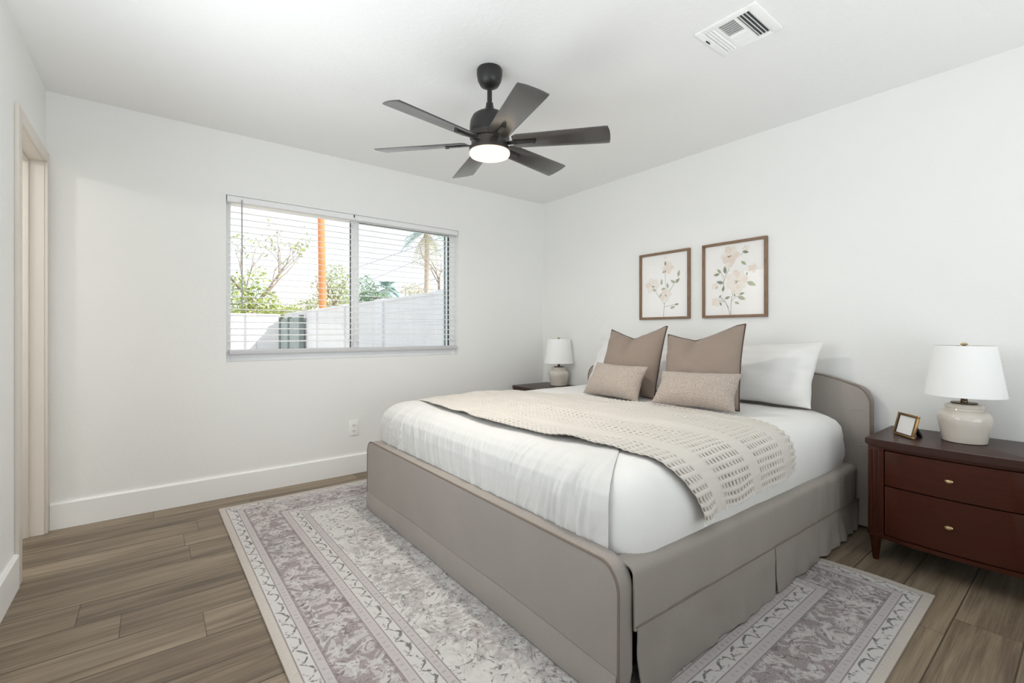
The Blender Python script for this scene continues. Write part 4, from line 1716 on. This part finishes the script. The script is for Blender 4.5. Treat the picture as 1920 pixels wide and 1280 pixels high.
# ------------------------------------------------------------------ outdoors
GZ = -0.15
struct(obj('ground', box(-30, 60, YB + 0.16, 70, GZ - 0.2, GZ), 'yard_dirt', smooth=False))


def block_wall_mat():
    m = M('slump_block', 0.9, 0.1)
    x, y, z = m.coord()
    hh = (z / 0.203)
    row = hh.floor()
    sh = (row * 0.5).fract()
    al = (x + y) / 0.406 + sh
    j = (hh.fract().lt(0.045)).max(al.fract().lt(0.025))
    n = m.noise(m.vec(x, y, z), 2.2, 4)
    c = m.mix(n, srgb(214, 215, 220), srgb(230, 231, 235))
    c = m.mix(j * 0.5, c, srgb(188, 189, 196))
    m.color(c)
    MAT['slump_block'] = m.mat


block_wall_mat()
side = thing('block_wall', 'grey concrete block garden wall running away at right outside the window', 'garden wall', (3.55, 10.0, GZ))
wobj('wall_panel', box(3.55, 3.75, 4.3, 17.4, GZ, 1.70), 'slump_block', side, smooth=False)
wobj('cap', box(3.54, 3.76, 4.3, 17.4, 1.70, 1.752, 0.006), 'fence_block', side)
for yy in (6.30, 8.85, 11.15, 13.5):
    wobj('pilaster', box(3.505, 3.80, yy - 0.20, yy + 0.20, GZ, 1.765, 0.006), 'slump_block', side)
rear = thing('block_wall', 'sunlit block wall across the back of the yard outside', 'garden wall', (0, 17.7, GZ))
wobj('wall_panel', box(-10.0, 3.45, 17.6, 17.8, GZ, 1.68), 'slump_block', rear, smooth=False)
wobj('cap', box(-10.0, 3.45, 17.59, 17.81, 1.68, 1.735, 0.006), 'fence_block', rear)
for xx in (-2.2, 2.55):
    wobj('pilaster', box(xx - 0.14, xx + 0.14, 17.54, 17.86, GZ, 1.745, 0.006), 'slump_block', rear)
gp = thing('metal_gate', 'grey-green ribbed metal gate between the two block walls outside', 'gate', (3.5, 16.0, GZ))
bm = bmesh.new()
for i in range(12):
    yy = 14.6 + i * 0.22
    add_box(bm, 3.40, 3.45, yy, yy + 0.15, GZ + 0.1, 1.55)
add_box(bm, 3.42, 3.46, 14.6, 17.3, GZ + 0.1, 1.50)
wobj('ribbed_panel', bm, 'fence_metal', gp, smooth=False)
for yy in (14.5, 16.0, 17.3):
    wobj('gate_post', box(3.36, 3.48, yy, yy + 0.09, GZ, 1.62), 'gate_post_grey', gp, smooth=False)

up = thing('utility_pole', 'tall orange-brown wooden utility pole seen through the left window pane', 'utility pole', (6.13, 22, GZ))
wobj('pole', tube([(6.13, 22, GZ), (6.05, 22, 4.5), (5.97, 22, 9.0)], [0.185, 0.16, 0.135], 14), 'pole_wood', up)
wobj('crossarm', box(4.9, 7.1, 21.80, 21.92, 8.3, 8.42), 'pole_wood', up)
for a, b, lab in (
        ((21.72, 85.08, 9.65), (19.66, 12.63, 9.65), 'uppermost of the three thin overhead wires outside the right pane'),
        ((29.36, 83.77, 9.65), (21.57, 29.88, 9.65), 'middle of the three thin overhead wires outside the right pane'),
        ((35.76, 101.27, 6.75), (17.0, 13.6, 6.75), 'lowest of the three thin overhead wires outside the right pane')):
    pts = []
    for k in range(21):
        t = k / 20
        pts.append((lerp(a[0], b[0], t), lerp(a[1], b[1], t), a[2] - 0.25 * 4 * t * (1 - t) + 0.2))
    o = obj('power_line', tube(pts, 0.022, 5), 'wire_grey')
    tag(o, lab, 'power line', 'overhead wires')


def add_leaves(bm, rnd_, c, rad3, n, size):
    for _ in range(n):
        while True:
            p = Vector((rnd_.uniform(-1, 1), rnd_.uniform(-1, 1), rnd_.uniform(-1, 1)))
            if p.length < 1:
                break
        p = Vector((c[0] + p.x * rad3[0], c[1] + p.y * rad3[1], c[2] + p.z * rad3[2]))
        d = Vector((rnd_.gauss(0, 1), rnd_.gauss(0, 1), rnd_.gauss(0, 0.6))).normalized()
        e = d.orthogonal().normalized()
        e.rotate(Matrix.Rotation(rnd_.uniform(0, 6.28), 3, d))
        s = size * rnd_.uniform(0.6, 1.3)
        q = [p - d * s, p + e * s * 0.4, p + d * s, p - e * s * 0.4]
        bm.faces.new([bm.verts.new(v) for v in q])


def branch(bm, rnd_, p, d, L, r, depth, tips):
    pts = [p]
    q = p.copy()
    dd = d.copy()
    for i in range(4):
        dd = (dd + Vector((rnd_.gauss(0, 0.14), rnd_.gauss(0, 0.14), rnd_.gauss(0.02, 0.12)))).normalized()
        q = q + dd * L / 4
        pts.append(q.copy())
    add_tube(bm, pts, [r, r * 0.86, r * 0.74, r * 0.62, r * 0.5], 6)
    tips.append(q.copy())
    if depth:
        for k in range(rnd_.choice((2, 3))):
            nd = (dd + Vector((rnd_.gauss(0, 0.55), rnd_.gauss(0, 0.55), rnd_.gauss(0.15, 0.35)))).normalized()
            branch(bm, rnd_, pts[rnd_.choice((2, 3, 4))], nd, L * rnd_.uniform(0.6, 0.8), r * 0.5, depth - 1, tips)


def tree(name, label, x, y, seed, trunk_h, spread, leafk, blobs, dens, size, depth=3, bare=False):
    rnd_ = random.Random(seed)
    t = thing(name, label, 'tree', (x, y, GZ), 0, 'trees beyond the garden walls')
    bm = bmesh.new()
    tips = []
    add_tube(bm, [(x, y, GZ), (x + 0.05, y, trunk_h * 0.5), (x, y, trunk_h)], [0.13, 0.11, 0.09], 8)
    for k in range(4):
        a = rnd_.uniform(0, 6.28)
        branch(bm, rnd_, Vector((x, y, trunk_h * rnd_.uniform(0.75, 1.0))), Vector((math.cos(a) * 0.8, math.sin(a) * 0.5, 0.9)).normalized(), spread, 0.055, depth, tips)
    wobj('branches', bm, 'bark', t)
    bm = bmesh.new()
    for (bx, by, bz, rx, rz, n) in blobs:
        add_leaves(bm, rnd_, (bx, by, bz), (rx, rx, rz), n, size)
    if dens:
        for p in tips:
            add_leaves(bm, rnd_, p, (0.3, 0.3, 0.25), dens, size)
    wobj('foliage', bm, leafk, t, smooth=False, recalc=False)
    return t


tree('garden_tree', 'sparse yellow-green tree with long bare branches behind the rear wall', 2.9, 20.0, 3, 2.4, 1.9, 'leaf_olive',
     [(2.3, 20, 2.35, 0.75, 0.85, 700), (3.2, 20.2, 2.2, 0.8, 0.7, 620), (2.9, 20, 3.1, 0.7, 0.5, 160), (4.1, 20.3, 1.85, 0.8, 0.45, 420), (2.0, 20, 1.7, 1.2, 0.55, 480), (4.9, 20.3, 1.75, 0.6, 0.3, 200)], 3, 0.085, 3)
tree('garden_tree', 'leafy green tree right behind the orange utility pole', 6.9, 23.0, 5, 2.6, 0.9, 'leaf_dusty',
     [(7.0, 23, 3.6, 0.75, 0.9, 420), (7.6, 23.2, 3.0, 0.8, 0.7, 420), (6.2, 23, 2.5, 0.6, 0.5, 240), (6.9, 23, 2.4, 1.3, 0.5, 380), (5.5, 23, 2.2, 0.7, 0.5, 160)], 4, 0.085, 2)
tree('garden_tree', 'rounded grey-green tree just right of the window mullion', 7.30, 19.4, 9, 2.2, 0.5, 'leaf_green',
     [(7.2, 19.4, 2.85, 0.48, 0.75, 420), (7.55, 19.5, 2.5, 0.6, 0.45, 380), (7.05, 19.4, 2.3, 0.5, 0.35, 240)], 3, 0.08, 2)
tree('garden_tree', 'thin pale tree beside the tall palm at the right window edge', 17.6, 32.0, 12, 5.4, 1.8, 'leaf_tan',
     [(17.4, 32, 8.1, 1.1, 0.6, 110), (18.0, 32, 5.4, 1.0, 0.7, 60)], 2, 0.09, 2)
tree('garden_tree', 'tan shrubby tree below the tall palm', 14.3, 30.0, 15, 2.9, 0.8, 'leaf_tan',
     [(14.3, 30, 4.0, 0.9, 0.6, 420), (15.3, 30.2, 3.9, 1.0, 0.6, 320)], 2, 0.08, 2)


def frond(bm, rnd_, c, az, el, L, droop, wleaf):
    pts = []
    for i in range(9):
        t = i / 8
        r = L * t * math.cos(el) * (1 - 0.12 * t)
        z = L * t * math.sin(el) - droop * t * t
        pts.append(Vector((c[0] + r * math.cos(az), c[1] + r * math.sin(az), c[2] + z)))
    add_tube(bm, pts, [0.022 * (1 - 0.8 * i / 8) for i in range(9)], 5)
    sd = Vector((-math.sin(az), math.cos(az), 0))
    for i in range(2, 9):
        for k in range(2):
            p = pts[i].lerp(pts[i - 1], k * 0.5)
            t = (pts[i] - pts[i - 1]).normalized()
            for s in (-1, 1):
                ln = wleaf * (1.05 - 0.5 * abs(i / 8 - 0.55))
                tip = p + (sd * s * 0.8 + t * 0.6).normalized() * ln + Vector((0, 0, -0.25 * ln))
                b = t * 0.03
                bm.faces.new([bm.verts.new(q) for q in (p - b, tip, p + b)])


def palm(label, x, y, h, r, n, L, seed, skirt_n=0, wl=0.5, trunk_r=0.16):
    rnd_ = random.Random(seed)
    t = thing('palm_tree', label, 'palm tree', (x, y, GZ), 0, 'palms beyond the garden walls')
    bm = bmesh.new()
    pts = []
    rr = []
    for i in range(25):
        k = i / 24
        pts.append((x + 0.12 * math.sin(k * 2), y, lerp(GZ, h, k)))
        rr.append(trunk_r * (1.15 - 0.25 * k) * (1.05 if i % 2 else 0.95) * (1.35 if k > 0.93 else 1))
    add_tube(bm, pts, rr, 12)
    wobj('trunk', bm, 'palm_bark', t)
    for i in range(n):
        bm = bmesh.new()
        az = 6.28 * i / n + rnd_.uniform(-0.2, 0.2)
        el = R(rnd_.choice((65, 40, 15, -5)) + rnd_.uniform(-8, 8))
        frond(bm, rnd_, (x + 0.1, y, h), az, el, L * rnd_.uniform(0.85, 1.1), L * rnd_.uniform(0.35, 0.7), wl)
        wobj('frond', bm, 'leaf_palm', t, smooth=False, recalc=False)
    for i in range(skirt_n):
        bm = bmesh.new()
        az = 6.28 * i / skirt_n + 0.3
        frond(bm, rnd_, (x + 0.1, y, h - 0.1), az, R(-35), L * 0.8, L * 0.7, wl)
        wobj('frond', bm, 'leaf_tan', t, smooth=False, recalc=False)
    return t


palm('tall slender palm with drooping crown at the right of the window', 13.35, 26.0, 7.35, 0.2, 16, 1.75, 3, 7, 0.55, 0.17)
palm('low fan of palm fronds above the block wall', 9.9, 24.0, 3.45, 0.2, 14, 1.0, 8, 5, 0.42, 0.16)

hs = thing('house', 'pale low house with a pitched roof beyond the yard', 'house', (7.4, 33, GZ))
wobj('walls', box(4.4, 11.0, 30.2, 36.0, GZ, 2.55), 'house_stucco', hs, smooth=False)
wobj('roof', prism([(4.0, 2.5), (7.6, 4.15), (11.4, 2.5)], 'y', 29.8, 36.4), 'roof_pale', hs, smooth=False)
for xx in (5.4, 9.0):
    wobj('window', box(xx, xx + 1.2, 30.16, 30.24, 1.0, 2.1), 'house_glass', hs, smooth=False)
